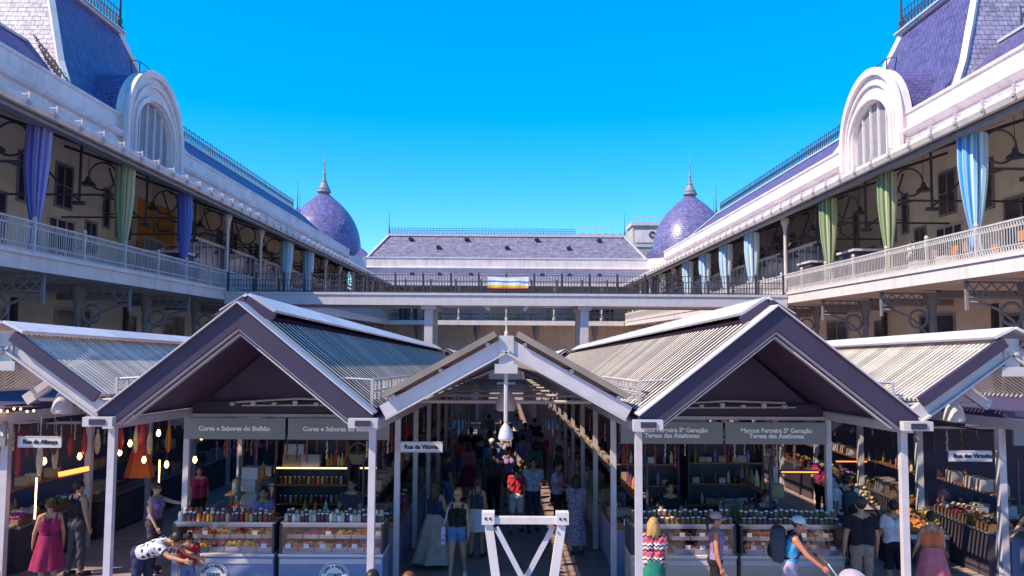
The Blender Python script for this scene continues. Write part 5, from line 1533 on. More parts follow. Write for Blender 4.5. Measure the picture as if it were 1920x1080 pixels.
def pattern_mat(name, kind, c1, c2, c3=None):
    m = bpy.data.materials.new(name); m.use_nodes=True
    n,l = m.node_tree.nodes,m.node_tree.links
    b = n['Principled BSDF']; b.inputs['Roughness'].default_value=.85; b.inputs['Specular IOR Level'].default_value=.15
    tc = n.new('ShaderNodeTexCoord')
    cr = n.new('ShaderNodeValToRGB'); cr.color_ramp.interpolation='CONSTANT'; e=cr.color_ramp.elements
    if kind=='zigzag':
        sp = n.new('ShaderNodeSeparateXYZ'); l.new(tc.outputs['Object'],sp.inputs[0])
        def math_(op,a,bv):
            q=n.new('ShaderNodeMath'); q.operation=op
            if isinstance(a,(int,float)): q.inputs[0].default_value=a
            else: l.new(a,q.inputs[0])
            if bv is not None: q.inputs[1].default_value=bv
            return q.outputs[0]
        t = math_('PINGPONG',sp.outputs['X'],.032)
        t = math_('MULTIPLY',t,.9)
        a = n.new('ShaderNodeMath'); a.operation='ADD'; l.new(t,a.inputs[0]); l.new(sp.outputs['Z'],a.inputs[1])
        f = math_('FRACT',math_('DIVIDE',a.outputs[0],.21),None)
        e[0].position=0; e[0].color=(*c1,1); e[1].position=.3; e[1].color=(*c2,1)
        for p,c in ((.42,c3),(.55,c2),(.66,(.75,.72,.72)),(.74,c3),(.88,(.75,.72,.72))):
            x=e.new(p); x.color=(*c,1)
        l.new(f,cr.inputs[0])
    else:
        v = n.new('ShaderNodeTexVoronoi'); v.inputs['Scale'].default_value = 11 if kind=='polka' else 22; v.inputs['Randomness'].default_value=.55 if kind=='polka' else 1
        l.new(tc.outputs['Object'],v.inputs['Vector'])
        e[0].position=0; e[0].color=(*c2,1); e[1].position=.33 if kind=='polka' else .4; e[1].color=(*c1,1)
        l.new(v.outputs['Distance'],cr.inputs[0])
    l.new(cr.outputs[0],b.inputs['Base Color'])
    return m

def remesh(mb, vox):
    me = bpy.data.meshes.new('tmp_body'); me.from_pydata(mb.v,[],mb.f)
    o = bpy.data.objects.new('tmp_body',me); TMP.collection.objects.link(o)
    r = o.modifiers.new('r','REMESH'); r.mode='VOXEL'; r.voxel_size=vox
    s = o.modifiers.new('s','SMOOTH'); s.factor=.5; s.iterations=3
    TMP.view_layers[0].update(); dg = TMP.view_layers[0].depsgraph
    out = bpy.data.meshes.new_from_object(o.evaluated_get(dg))
    bpy.data.objects.remove(o); bpy.data.meshes.remove(me)
    return out

def rotx(v, a):
    c,s = math.cos(a),math.sin(a); return Vector((v.x, v.y*c-v.z*s, v.y*s+v.z*c))

def person(label, x, y, heading, h=1.68, sex='f', skin='fair', hair=('dark','short'), top=None, bottom=None, skirt=None, pose=None, group=None, vox=.0125, shoes=SHOE, hat=None, glasses=False, z=None, legwear=None):
    """top: (kind, material); bottom: (kind, material); skirt: dict; pose: arm/leg angles in degrees"""
    P = dict(lean=0, legL=(4,4), legR=(-4,6), armL=(4,8,12), armR=(-4,8,12), nod=0, turn=0)   # leg: (hip fwd, knee bend); arm: (swing fwd, out, elbow)
    P.update(pose or {})
    z0 = zf(y) if z is None else z
    root = thing('person', label, 'person', (x,y,z0), group, R(heading))
    k = h/1.72; f = sex=='f'
    lean = R(P['lean'])
    pel = Vector((0,0,.95)); 
    def U(px,py,pz): return pel + rotx(Vector((px,py,pz))-pel, lean)
    mb = MB(); bones=[]
    def cap(nm,a,b,r0,r1,t0=0,t1=1,shape=True):
        if shape: mb.capsule(a,b,r0,r1,12,4)
        bones.append((nm,Vector(a),Vector(b),r0,r1,t0,t1))
    hipw, shw = (.088,.155) if f else (.082,.185)
    gr = 1.06 if f else 1.0
    # torso
    for s in (-1,1):
        cap('torso',U(s*hipw*.9,.01,.93),U(s*.065,0,1.08),.105*gr,.088 if f else .1,0,.28)
        cap('torso',U(s*.065,0,1.08),U(s*.085,0,1.3),.088 if f else .1,.1 if f else .115,.28,.72)
        cap('torso',U(s*.085,0,1.3),U(s*shw*.62,.01,1.40),.1 if f else .112,.062,.72,.95)
        cap('torso',U(s*hipw*.7,.045,.93),U(s*hipw*.7,.04,.90),.09*gr,.085*gr,0,0)
        cap('torso',U(s*.03,.005,1.44),U(s*shw*.9,.01,1.405),.05,.055,.98,.96)
        if f: mb.ell(U(s*.075,-.085,1.275),(.06,.055,.06)); bones.append(('torso',U(s*.075,-.085,1.27),U(s*.075,-.085,1.28),.06,.06,.66,.66))
    cap('neck',U(0,.015,1.42),U(0,.0,1.53),.052 if not f else .046,.05 if not f else .044)
    hd = U(0,-.012,1.605); hrot = Matrix.Rotation(R(P['turn']),3,'Z') @ Matrix.Rotation(lean*.75+R(P['nod']),3,'X')
    H = lambda a,b,c: hd + hrot @ Vector((a,b,c))
    mb.ell(H(0,.012,.02),(.074,.094,.098),hrot); mb.ell(H(0,-.022,-.045),(.056,.066,.068),hrot)
    mb.capsule(H(0,-.088,.012),H(0,-.1,-.018),.011,.016,8,2)
    for s in (-1,1): mb.ell(H(s*.077,.012,-.01),(.013,.022,.032),hrot,8,6)
    bones.append(('head',H(0,0,-.05),H(0,0,.06),.07,.09,0,1))
    # limbs
    tips=[]
    for s,key in ((-1,'legL'),(1,'legR')):
        a,b = R(P[key][0]),R(P[key][1]); sp = R(P.get('spread',2))
        hp = Vector((s*hipw,.005,.9)); kn = hp+Vector((s*math.sin(sp)*.42,-math.sin(a)*.42,-math.cos(a)*.42)); an = kn+Vector((s*math.sin(sp)*.2,-math.sin(a-b)*.41,-math.cos(a-b)*.41))
        nm = 'L' if s<0 else 'R'
        cap('thigh'+nm,hp,kn,.085*gr,.056); cap('shin'+nm,kn,an+Vector((0,.0,0)),.054,.036)
        mb.ell(kn+(an-kn)*.28+Vector((0,.018,0)),(.048,.05,.09),None)
        ft = R(P.get('foot',8))*s; fd = Vector((math.sin(ft),-math.cos(ft),-.28)).normalized()
        cap('foot'+nm,an+Vector((0,.03,-.03)),an+fd*.16+Vector((0,0,-.005)),.038,.034)
        tips.append(an.z-.085)
    hands=[]
    for s,key in ((-1,'armL'),(1,'armR')):
        sw,out,el = [R(q) for q in P[key]]
        sh = U(s*shw,.012,1.395); nm='L' if s<0 else 'R'
        d1 = Vector((s*math.sin(out),-math.sin(sw)*math.cos(out),-math.cos(sw)*math.cos(out)))
        e = sh+d1*.29; o2 = out*.5-R(P.get('inward',4))
        d2 = Vector((s*math.sin(o2),-math.sin(sw+el)*math.cos(o2),-math.cos(sw+el)*math.cos(o2)))
        wr = e+d2*.25
        cap('uarm'+nm,sh,e,.05 if f else .058,.038); cap('farm'+nm,e,wr,.04,.027)
        # hand: palm, four unequal curled fingers, thumb from the side
        side = d2.cross(Vector((s,0,0.001))).normalized()
        if side.y > 0: side = -side
        inn = d2.cross(side).normalized()
        if inn.x*s > 0: inn = -inn
        pc = wr+d2*.05
        for q in (-.022,0,.022): mb.capsule(wr+d2*.012+side*q*.7,wr+d2*.085+side*q,.015,.014,8,2)
        for i,(q,L) in enumerate(((.034,.062),(.0115,.072),(-.0115,.067),(-.034,.052))):
            b0 = wr+d2*.088+side*q; b1 = b0+(d2*.9+inn*.25+side*q*2).normalized()*L*.55; b2 = b1+(d2*.7+inn*.7).normalized()*L*.5
            mb.capsule(b0,b1,.0095,.009,6,2); mb.capsule(b1,b2,.009,.0075,6,2)
        t0_ = wr+d2*.03+side*.022; t1_ = t0_+(d2*.6+side*.8).normalized()*.035; mb.capsule(t0_,t1_,.012,.0105,6,2); mb.capsule(t1_,t1_+(d2*.9+side*.2+inn*.3).normalized()*.032,.0105,.008,6,2)
        bones.append(('hand'+nm,wr+d2*.01,wr+d2*.15,.03,.03,0,1))
        hands.append(wr+d2*.1)
    gz = min(tips)
    me = remesh(mb, vox/k if vox else .0125)
    nv = len(me.vertices)
    co = np.empty(nv*3); me.vertices.foreach_get('co',co); co=co.reshape(-1,3); 
    no = np.empty(nv*3); me.vertex_normals.foreach_get('vector',no) if hasattr(me,'vertex_normals') else None; no=no.reshape(-1,3)
    # classify
    best = np.full(nv,9.0); bi = np.zeros(nv,int); bt=np.zeros(nv)
    names = sorted(set(b[0] for b in bones)); 
    for nm,a,b,r0,r1,t0,t1 in bones:
        a_,b_=np.array(a),np.array(b); d=b_-a_; L2=max((d*d).sum(),1e-9)
        t=np.clip(((co-a_)@d)/L2,0,1); q=a_+t[:,None]*d; dist=np.linalg.norm(co-q,axis=1)-(r0+(r1-r0)*t)
        m=dist<best; best[m]=dist[m]; bi[m]=names.index(nm); bt[m]=(t0+(t1-t0)*t)[m]
    polys=[tuple(p.vertices) for p in me.polygons]
    pa=np.array([p if len(p)==4 else (p[0],p[1],p[2],p[2]) for p in polys])
    T = lambda P_: (P_-np.array([0,0,gz]))*k
    def finish(V,F,nm,mt,parent=root,smooth=True):
        m2=bpy.data.meshes.new(nm); m2.from_pydata(V.tolist(),[],F); m2.update(); m2.materials.append(mt)
        if smooth: shade(m2)
        o=bpy.data.objects.new(nm,m2); COL.objects.link(o); o.parent=parent; WORLD[o]=WORLD[root]; return o
    body=finish(T(co),polys,'body',SK[skin])
    def shell(nm,mt,rules,off,extra=None):
        sel=np.zeros(nv,bool); offs=np.full(nv,off)
        for bn,(lo,hi) in rules.items():
            i=[j for j,q in enumerate(names) if q==bn]
            if not i: continue
            sel|=(bi==i[0])&(bt>=lo)&(bt<=hi)
        fs=pa[sel[pa].all(1)]
        used=np.unique(fs) if len(fs) else np.array([],int)
        mp=np.full(nv,-1); mp[used]=np.arange(len(used))
        wob = 1+.5*np.sin(co[used][:,2]*37+co[used][:,0]*23)*np.sin(co[used][:,0]*31+co[used][:,1]*27) if len(used) else 1
        V=co[used]+no[used]*(off*wob)[:,None] if len(used) else np.zeros((0,3))
        F=[tuple(dict.fromkeys(int(mp[q]) for q in f_)) for f_ in fs]
        V=T(V)
        if extra:
            n0=len(V); V=np.vstack([V,np.array(extra.v)]); F+= [tuple(q+n0 for q in f_) for f_ in extra.f]
        return finish(V,F,nm,mt)
    arms=('L','R')
    def skirt_mb(sk):
        s_=MB(); n=36; rows=12; zt,zb_=sk['top'],sk['hem']; rt=sk.get('r0',.15); rb=sk['r1']; sw_=sk.get('sway',(0,0)); vs=[]
        for j in range(rows+1):
            t=j/rows; z_=zt+(zb_-zt)*t; r=rt+(rb-rt)*(t**sk.get('pow',.8)); 
            if t<.35: r=max(r,.15+.03*math.sin(t/.35*math.pi/2))
            for q in range(n):
                a=2*math.pi*q/n; rr=r*(1+sk.get('fold',.07)*t*math.sin(a*7+t*2)+.02*math.sin(3*a))
                p_=Vector((rr*1.05*math.cos(a)+sw_[0]*t, rr*.88*math.sin(a)+sw_[1]*t+.01, z_))
                if lean and z_>.95: p_=pel+rotx(p_-pel,lean)
                vs.append(tuple(T(np.array(p_))))
        s_.add(vs,[(j*n+q,(j+1)*n+q,(j+1)*n+(q+1)%n,j*n+(q+1)%n) for j in range(rows) for q in range(n)])
        return s_
    if top:
        kind,mt=top
        ru={'torso':(.06,.965)}
        if kind=='tank': ru={'torso':(.06,.84)}
        if kind=='crop': ru={'torso':(.34,.84)}
        if kind in('tee','polo'): ru.update({'uarm'+a:(0,.58) for a in arms})
        if kind=='long': ru.update({'uarm'+a:(0,1) for a in arms}); ru.update({'farm'+a:(0,.93) for a in arms})
        loose = .012 if kind in('tank','crop') else .02
        ex=None
        if skirt and skirt.get('dress'): ex=skirt_mb(skirt)
        o=shell('dress' if ex else 'shirt',mt,ru,loose,ex)
        if kind in ('tank','crop') :
            st=MB()
            for s in (-1,1):
                st.tube([tuple(T(np.array(U(s*.09,-.115,1.30)))),tuple(T(np.array(U(s*.105,-.05,1.44)))),tuple(T(np.array(U(s*.105,.05,1.44)))),tuple(T(np.array(U(s*.085,.115,1.32))))],.02*k,6)
            st.build('shoulder_strap',mt,o,True,local=True)
    if bottom:
        kind,mt=bottom; hi={'trousers':(1,.94),'shorts':(.92,-1),'shortshorts':(.38,-1),'leggings':(1,.9)}[kind]
        ru={'torso':(-.1,.2)}
        ru.update({'thigh'+a:(0,hi[0]) for a in arms}); 
        if hi[1]>0: ru.update({'shin'+a:(0,hi[1]) for a in arms})
        shell('trousers' if kind in('trousers','leggings') else 'shorts',mt,ru,.008 if kind=='leggings' else .016)
    if skirt and not skirt.get('dress'):
        s_=skirt_mb(skirt); s_.build('skirt',skirt['mat'],root,True,local=True)
    shell('shoe',shoes,{'footL':(0,1)},.007); shell('shoe',shoes,{'footR':(0,1)},.007)
    # face
    TT=lambda v: tuple(T(np.array(v)))
    for s in (-1,1):
        MB().ell(TT(H(s*.03,-.083,.012)),(.0125*k,.008*k,.0085*k),hrot,8,6).build('eye',EYE,root,True,local=True)
        MB().capsule(TT(H(s*.014,-.09,.032)),TT(H(s*.045,-.078,.034)),.004*k,.003*k,6,2).build('eyebrow',HR[hair[0]] if hair else HR['dark'],root,True,local=True)
    MB().capsule(TT(H(-.02,-.082,-.058)),TT(H(.02,-.082,-.058)),.006*k,.006*k,6,2).build('mouth',LIP,root,True,local=True)
    if glasses:
        g_=MB()
        for s in (-1,1): g_.ell(TT(H(s*.034,-.096,.01)),(.03*k,.008*k,.022*k),hrot,10,6); g_.tube([TT(H(s*.06,-.09,.014)),TT(H(s*.078,.02,.012))],.004*k,4)
        g_.build('sunglasses',EYE,root,True,local=True)
    # hair
    if hair:
        hc,hs_=hair; hm=HR[hc]; hb=MB()
        hb.ell(TT(H(0,.026,.034)),(.085*k,.1*k,.1*k),hrot,18,12)
        if hs_ in('bob','long'):
            for i in range(15):
                a=math.pi*(-.12+1.24*i/14); L=.17 if hs_=='bob' else .30
                q0=H(.078*math.cos(a),.02+.08*math.sin(a),.03); q1=H(.085*math.cos(a),.035+.085*math.sin(a),-.08); q2=q1+Vector((.012*math.cos(a*3),.01,-(L-.1)-.02*math.sin(i*2.3)))
                hb.capsule(TT(q0),TT(q1),.026*k,.028*k,8,2); hb.capsule(TT(q1),TT(q2),.028*k,.016*k,8,2)
        elif hs_=='bun': hb.ell(TT(H(0,.11,.09)),(.045*k,.045*k,.045*k),None,12,8)
        elif hs_=='pony':
            hb.capsule(TT(H(0,.11,.05)),TT(H(0,.16,-.03)),.03*k,.032*k,8,3); hb.capsule(TT(H(0,.16,-.03)),TT(H(0,.14,-.2)),.032*k,.012*k,8,3)
        hb.build('hair',hm,root,True,local=True)
    if hat:
        kd,mt=hat; hb=MB()
        hb.ell(TT(H(0,.015,.05)),(.094*k,.11*k,.088*k),hrot,18,12,-.25)
        if kd=='cap':
            brim=MB(); n=12; vs=[]
            for q in range(n+1):
                a=math.pi+math.pi*q/n
                vs.append(TT(H(.085*math.cos(a),.0+.085*math.sin(a)-.01,.042))); vs.append(TT(H(.085*math.cos(a)*1.02,-.06+.13*math.sin(a),.024)))
            brim.add(vs,[(2*q,2*q+1,2*q+3,2*q+2) for q in range(n)])
            hb.build('cap',mt,root,True,local=True); bb=brim.build('cap_brim',mt,root,True,local=True); sm=bb.modifiers.new('t','SOLIDIFY'); sm.thickness=.006
        elif kd=='brim':
            hb.lathe(TT(H(0,.015,.035)),[(.17*k,-.012*k),(.175*k,-.006*k),(.1*k,.01*k),(.06*k,.02*k)],24); hb.build('hat',mt,root,40,local=True)
        else: hb.build('cap',mt,root,True,local=True)
    root_info[root]=dict(T=TT,U=U,k=k,hands=[TT(q) for q in hands],head=H)
    return root
root_info={}

def to_world(root, v):
    return Matrix.Translation(root.location) @ root.rotation_euler.to_matrix().to_4x4() @ Vector(v)
def local_thing(person_, name, label, cat, group=None):
    """a carried thing: top-level, at the person's place and turned with the person"""
    t = thing(name,label,cat,tuple(person_.location),group,person_.rotation_euler.z); return t
def backpack(p, mt, mt2, label, big=1.0):
    I=root_info[p]; T_,U=I['T'],I['U']; t=local_thing(p,'backpack',label,'backpack')
    c=Vector(T_(U(0,.21*max(big,.9),1.22))); rx,ry,rz=.165*big,.115*big,.25*big
    b=MB(); vs=[]; n=20; m=12
    for j in range(m+1):
        v=-math.pi/2+math.pi*j/m
        for q in range(n):
            u=2*math.pi*q/n; se=lambda w_,e: math.copysign(abs(w_)**e,w_)
            vs.append((c.x+rx*se(math.cos(v),.5)*se(math.cos(u),.6),c.y+ry*se(math.cos(v),.5)*se(math.sin(u),.6),c.z+rz*se(math.sin(v),.6)))
    b.add(vs,[(j*n+q,j*n+(q+1)%n,(j+1)*n+(q+1)%n,(j+1)*n+q) for j in range(m) for q in range(n)])
    b.build('bag_body',mt,t,True,local=True)
    MB().ell((c.x,c.y+ry*.85,c.z-rz*.4),(rx*.7,ry*.5,rz*.4)).build('pocket',mt2,t,True,local=True)
    for s in (-1,1):
        pts=[T_(U(s*.1,.13,1.40)),T_(U(s*.115,.03,1.475)),T_(U(s*.115,-.07,1.43)),T_(U(s*.12,-.135,1.28)),T_(U(s*.16,-.07,1.12)),T_(U(s*.14,.12,1.05))]
        MB().tube(pts,.022,6).build('strap',mt2,t,True,local=True)
    return t
def shoulder_bag(p, s, mt, label, zc=.85):
    I=root_info[p]; T_,U=I['T'],I['U']; t=local_thing(p,'shoulder_bag',label,'bag')
    c=Vector(T_((s*.26,.03,zc)))
    b=MB(); b.prism([(c.y-.15,c.z-.17),(c.y+.15,c.z-.17),(c.y+.13,c.z+.14),(c.y-.13,c.z+.14)],'X',c.x-.035,c.x+.035); b.build('bag_body',mt,t,local=True)
    MB().tube([(c.x,c.y-.1,c.z+.14),T_(U(s*.17,-.07,1.38)),T_(U(s*.13,.0,1.475)),T_(U(s*.17,.09,1.36)),(c.x,c.y+.1,c.z+.14)],.013,6).build('strap',mt,t,True,local=True)
    return t

black=cloth('black',(.025,.022,.03)); navy=cloth('navy',(.04,.045,.10)); white=cloth('white',(.66,.62,.66)); beige=cloth('beige',(.46,.38,.34)); khaki=cloth('khaki',(.30,.22,.18)); denim=cloth('denim',(.12,.20,.40)); red=cloth('red',(.45,.03,.06)); wine=cloth('wine',(.30,.03,.09)); paleblue=cloth('paleblue',(.40,.46,.60)); purple=cloth('purple',(.30,.20,.42)); lilac=cloth('lilac',(.42,.36,.52)); azure=cloth('azure',(.05,.30,.62)); green=cloth('green',(.03,.20,.16)); coral=cloth('coral',(.62,.16,.07)); rose=cloth('rose',(.55,.14,.18)); grey=cloth('grey',(.22,.21,.25)); charcoal=cloth('charcoal',(.07,.065,.085))
zig=pattern_mat('cloth_zigzag','zigzag',(.62,.08,.14),(.70,.22,.28),(.06,.03,.10))
polka=pattern_mat('cloth_polka','polka',(.60,.58,.70),(.03,.03,.05))
floral=pattern_mat('cloth_floral','floral',(.22,.17,.26),(.42,.34,.42))
floral2=pattern_mat('cloth_floral_red','floral',(.62,.54,.58),(.50,.10,.10))
bagp=pattern_mat('bag_print','polka',(.55,.50,.70),(.25,.10,.45))

# centre aisle
p=person('young woman in black tank top and denim shorts walking towards the camera, hair tied back',-.88,15.08,-4,1.66,'f','tan',('blond','bun'),('tank',black),('shortshorts',denim),pose=dict(legL=(14,4),legR=(-12,14),armL=(-10,10,14),armR=(8,12,12)),vox=.0105,shoes=SHOEW)
shoulder_bag(p,-1,bagp,'purple and white printed shoulder bag of the woman in denim shorts',.88)
person('woman in long pale tiered skirt and dark top seen from behind, left of the aisle',-1.38,16.12,158,1.64,'f','tan',('brown','long'),('tank',navy),skirt=dict(mat=beige,top=1.06,hem=.1,r1=.42,fold=.12,sway=(.05,.02)),pose=dict(armL=(10,14,70),armR=(20,12,60)))
person('woman in white skirt and dark top half hidden behind the woman in denim shorts',-.58,16.9,160,1.6,'f','tan',('brown','pony'),('tank',charcoal),skirt=dict(mat=white,top=1.06,hem=.58,r1=.27,fold=.1))
person('woman in red shirt and white shorts walking away down the aisle',.26,19.28,170,1.58,'f','tan',('dark','short'),('tee',red),('shorts',white),pose=dict(legL=(10,4),legR=(-8,10)))
person('man in pale blue shirt and dark trousers standing in the aisle',.66,19.42,10,1.72,'m','tan',('dark','short'),('tee',paleblue),('trousers',navy),pose=dict(armR=(20,8,80)))
person('man in white shirt and black trousers turned to the right of the aisle',1.22,19.04,70,1.70,'m','tan',('dark','short'),('tee',lilac),('trousers',black),pose=dict(armL=(15,8,70),armR=(25,8,60)))
person('woman in long speckled grey dress at the right of the aisle',1.5,17.2,175,1.63,'f','tan',('dark','bob'),('tee',floral),skirt=dict(dress=1,top=1.08,hem=.22,r1=.24,fold=.05),pose=dict(armR=(30,8,50)))
crowd=[('crowd walker in pink top and dark red skirt far down the aisle',-1.1,24.0,185,1.65,'f','tan',('brown','bob'),('tee',rose),None,dict(mat=wine,top=1.06,hem=.4,r1=.28)),
('crowd walker in dark blue shirt and grey trousers far down the aisle',-.78,25.4,180,1.74,'m','fair',('dark','short'),('tee',navy),('trousers',grey),None),
('crowd walker with white cap and blue shirt far down the aisle',-.4,23.7,175,1.78,'m','fair',('grey','short'),('tee',denim),('trousers',navy),None),
('crowd walker in lilac shirt and black shorts far down the aisle',-.1,26.2,180,1.7,'m','tan',('brown','short'),('tee',lilac),('shorts',black),None),
('crowd walker in black dress far down the aisle beside the pendant lamp',.35,27.8,180,1.66,'f','tan',('dark','long'),('tank',black),None,dict(dress=1,top=1.08,hem=.5,r1=.27)),
('crowd walker in wine shirt far down the aisle by the right counters',1.2,27.2,170,1.7,'m','tan',('dark','short'),('tee',wine),('trousers',charcoal),None),
('crowd walker in grey shirt deepest in the aisle',.75,31.0,0,1.72,'m','deep',('dark','short'),('tee',grey),('trousers',navy),None),
('crowd walker in blue tee and denim at the left counters of the aisle',-1.5,21.0,120,1.68,'f','tan',('dark','pony'),('tee',navy),('trousers',denim),None),
('crowd walker in charcoal shirt behind the woman in denim shorts',-.3,21.6,185,1.72,'m','deep',('dark','short'),('tee',charcoal),('trousers',black),None),
('crowd walker in white shirt deepest at the left of the aisle',-.9,32.0,0,1.7,'f','fair',('blond','long'),('tee',white),('shorts',denim),None),
('crowd walker in purple top in the middle distance of the aisle',.1,23.0,15,1.62,'f','tan',('dark','bob'),('tee',purple),('shorts',charcoal),None),
('crowd walker in dark coat beside the right counters of the aisle',1.5,22.6,100,1.7,'m','deep',('dark','short'),('long',charcoal),('trousers',black),None)]
extra=[('brown top and denim',-.55,28.6,180,'brown','f'),('cream top',.15,30.2,5,'cream','m'),('black shirt',-1.2,28.3,170,'black','m'),('teal top',.9,24.4,185,'green','f'),('pink tee',-.2,33.8,0,'rose','f'),('navy tee',1.2,33.5,180,'navy','m'),('grey hoodie',-.75,36.0,180,'grey','m'),('white tee',.5,36.5,0,'white','m'),('coral top',-1.45,26.4,200,'coral','f'),('purple tee',.55,25.8,170,'purple','m')]
tops={'brown':khaki,'cream':beige,'black':black,'green':green,'rose':rose,'navy':navy,'grey':grey,'white':white,'coral':coral,'purple':purple}
for lb_,x_,y_,h_,c_,sx_ in extra:
    crowd.append(('crowd walker in %s far down the aisle'%lb_,x_,y_,h_,1.66 if sx_=='f' else 1.74,sx_,'tan',('dark','bob' if sx_=='f' else 'short'),('tee',tops[c_]),('trousers' if len(crowd)%2 else 'shorts',[denim,khaki,beige,charcoal][len(crowd)%4]),None))
for i,(lb,x,y,hd_,h_,sx,sk_,hr_,tp_,bt_,sk2) in enumerate(crowd):
    person(lb,x,y,hd_,h_,sx,sk_,hr_,tp_,bt_,skirt=sk2,vox=.017,pose=dict(legL=(12,4),legR=(-10,12)) if i%2 else None,hat=('cap',white) if i==2 else None)

# left aisle
person('woman in short red dress with bare shoulders in the left aisle',-7.8,14.0,215,1.62,'f','tan',('brown','bun'),('tank',wine),skirt=dict(dress=1,top=1.08,hem=.48,r1=.27,fold=.1),pose=dict(armL=(6,14,10),armR=(10,14,18)))
person('dark clothed man standing between the counters of the left aisle',-8.0,15.3,150,1.74,'m','tan',('dark','short'),('tank',black),('trousers',charcoal),pose=dict(armR=(15,10,40)))
person('woman in sunglasses and purple top reaching right at the fruit stall corner',-6.7,15.62,80,1.66,'f','fair',('brown','bun'),('tank',purple),('trousers',charcoal),pose=dict(armR=(75,4,10),armL=(10,8,20)),glasses=True)
person('man in black spotted white shirt bending over beside the fruit counter',-5.75,13.0,75,1.72,'m','tan',('dark','short'),('tee',polka),('shorts',navy),pose=dict(lean=68,legL=(-6,6),legR=(8,10),armL=(60,6,20),armR=(50,8,25),nod=-10),vox=.0105)
person('child in red tee and blue shorts at the fruit counter',-5.2,13.45,195,1.18,'m','tan',('dark','short'),('tee',red),('shorts',denim))
person('vendor in wine tee deep in the left aisle',-7.0,18.6,20,1.6,'f','tan',('dark','bun'),('tee',wine),('trousers',black),vox=.016)
person('grey haired woman in red flower print at the bottom left corner',-6.75,10.7,170,1.5,'f','fair',('grey','bob'),('tee',floral2),('trousers',navy))
# right front
p=person('blond woman in pink and black zigzag blouse and green skirt seen from behind',2.3,12.62,176,1.6,'f','fair',('blond','bob'),('tee',zig),skirt=dict(mat=green,top=1.05,hem=.2,r1=.25,fold=.05),pose=dict(armL=(6,10,14),armR=(18,12,60)),vox=.0105)
p=person('woman in pink cap and purple tank top standing side on before the olive counter',3.36,12.97,78,1.62,'f','red',('dark','pony'),('tank',purple),('leggings',black),pose=dict(armL=(4,8,10),armR=(-2,10,12)),vox=.0105,hat=('cap',cloth('pinkcap',(.55,.30,.32))))
p=person('man in azure tank top and white cap leaning right to push a stroller',4.42,12.64,72,1.68,'m','red',('brown','short'),('tank',azure),('shorts',lilac),pose=dict(lean=12,legL=(20,6),legR=(-14,16),armL=(38,6,14),armR=(36,6,12)),vox=.0105,hat=('cap',white))
backpack(p,charcoal,black,'big dark backpack on the man in the azure tank top',1.1)
# stroller
t=thing('stroller','dark stroller with lilac hood pushed by the man in the azure tank top','stroller',(5.15,12.5,zf(12.5)))
zs_=zf(12.5)
MB().tube([(4.86,12.25,zs_+1.02),(4.84,12.4,zs_+1.04),(4.84,12.7,zs_+1.04),(4.86,12.8,zs_+1.02)],.02,8).build('handle',M['dark'],t,True)
fm=MB()
for yy in (12.25,12.8): fm.tube([(4.86,yy,zs_+1.02),(5.2,yy,zs_+.55),(5.62,yy,zs_+.12)],.015,6); fm.tube([(5.2,yy,zs_+.55),(4.98,yy,zs_+.14)],.015,6)
fm.build('frame',M['steel'],t,True)
MB().ell((5.36,12.52,zs_+.66),(.24,.22,.2),Matrix.Rotation(.5,3,'Y'),16,10,-.1).build('hood',lilac,t,True)
MB().prism([(5.1,zs_+.4),(5.65,zs_+.4),(5.6,zs_+.66),(5.2,zs_+.7)],'Y',12.3,12.75).build('seat',charcoal,t)
for xx in (4.98,5.62):
    for yy in (12.25,12.8): MB().ring((xx,yy,zs_+.12),.1,'Y',.022,14).build('wheel',M['dark'],t)
# right aisle
person('big man in black tee, grey cap and khaki shorts in the right aisle',5.92,13.5,176,1.78,'m','tan',('dark','short'),('tee',black),('shorts',khaki),pose=dict(armL=(4,14,14),armR=(-4,14,14),spread=4),vox=.0105,hat=('cap_',charcoal))
p=person('man in white shirt with dark rucksack seen from behind in the right aisle',6.85,16.3,182,1.78,'m','tan',('dark','short'),('tee',white),('trousers',navy))
backpack(p,charcoal,black,'dark rucksack on the man in the white shirt',.95)
p=person('person in white blouse half hidden by the front right post',6.7,14.0,172,1.66,'f','tan',('dark','short'),('tee',white),('shorts',black),pose=dict(armR=(10,12,50)))
shoulder_bag(p,-1,black,'black bag at the side of the person in the white blouse')
person('woman in low-backed orange red dress seen from behind at the produce stand',6.98,13.3,172,1.6,'f','tan',('dark','bun'),('crop',coral),skirt=dict(mat=rose,top=1.12,hem=.2,r1=.34,fold=.13),pose=dict(armL=(10,12,30),armR=(12,12,30)))
person('vendor in black polo standing behind the right aisle stand',10.3,18.2,-10,1.72,'m','tan',('dark','short'),('tee',black),('trousers',black),pose=dict(armL=(20,6,60),armR=(20,6,60)))
person('shopper in dark tee leaning over the fruit at the right edge',9.6,14.6,-60,1.62,'f','tan',('dark','bob'),('tee',charcoal),('trousers',grey),pose=dict(lean=25,armL=(40,6,20),armR=(40,6,20)))
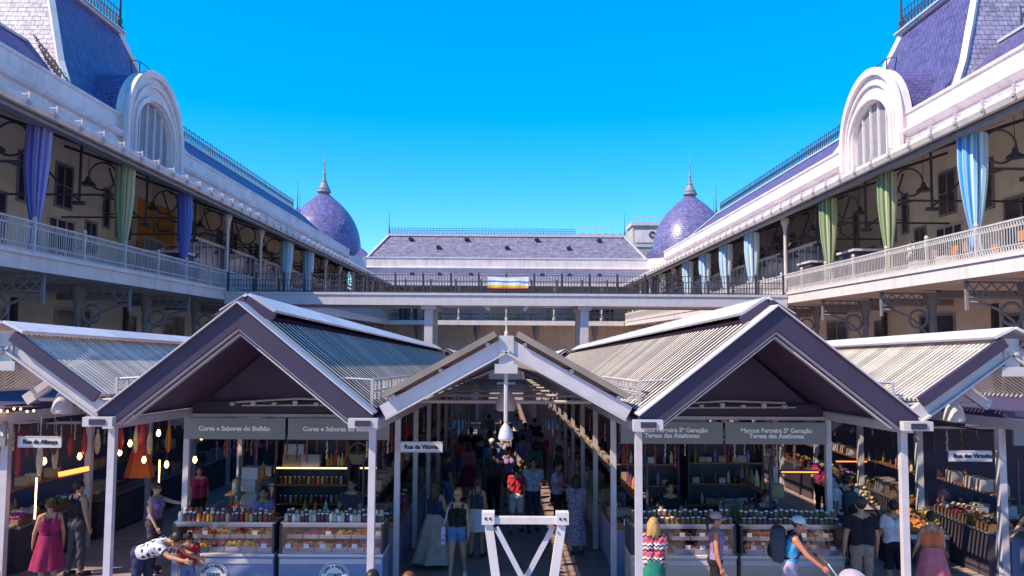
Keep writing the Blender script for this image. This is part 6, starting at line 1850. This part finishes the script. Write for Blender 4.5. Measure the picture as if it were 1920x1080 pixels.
person('shopper in lilac tee deep in the right aisle',7.6,18.6,190,1.7,'f','fair',('brown','long'),('tee',lilac),('trousers',charcoal),vox=.016)
person('shopper in wine shirt at the back of the right aisle',8.2,21.0,170,1.7,'m','tan',('dark','short'),('tee',wine),('trousers',black),vox=.017)
# vendors in the stalls
person('vendor in dark purple tee behind the left fruit counter',-4.6,15.5,10,1.6,'f','tan',('dark','bun'),('tee',purple),('trousers',black),pose=dict(armL=(30,6,50),armR=(30,6,50)))
person('vendor in charcoal tee behind the right fruit counter',-3.0,15.9,-15,1.72,'m','tan',('dark','short'),('tee',charcoal),('trousers',black),pose=dict(armL=(30,6,60),armR=(20,6,50)))
person('vendor in black tee behind the left olive counter',3.2,15.8,10,1.7,'m','tan',('dark','short'),('tee',black),('trousers',black),pose=dict(armL=(30,6,60),armR=(20,6,50)))
person('vendor in navy tee bending behind the right olive counter',5.0,15.7,-5,1.62,'f','fair',('brown','bun'),('tee',navy),('trousers',black),pose=dict(lean=22,armL=(40,6,50),armR=(40,6,40)))
# heads at the lower edge of the view
person('grey haired person near the camera, only the head in view by the front post',-1.78,9.12,190,1.6,'m','fair',('grey','short'),('tee',white),('trousers',navy))
person('dark haired person near the camera, only the head in view left of the aisle',-1.5,9.3,170,1.62,'m','tan',('dark','short'),('tee',grey),('trousers',navy))
person('auburn haired person near the camera, head just in view left of the trestle',-1.08,9.21,175,1.62,'f','fair',('auburn','bob'),('tee',coral),('trousers',black))
# gallery visitors
person('dark haired visitor in lilac top at the left gallery railing near the footbridge',-16.9,43.6,60,1.75,'f','fair',('dark','bob'),('tee',lilac),('trousers',navy),z=ZF1,vox=.017)
person('dark haired visitor farther left on the left gallery by the blue curtain',-17.3,40.0,80,1.72,'m','tan',('dark','short'),('tee',charcoal),('trousers',navy),z=ZF1,vox=.017)
person('diner in white shirt on the right gallery behind the green curtain',17.6,34.5,-70,1.5,'f','tan',('dark','short'),('tee',white),('trousers',navy),z=ZF1,vox=.017)
bpy.data.scenes.remove(TMP)
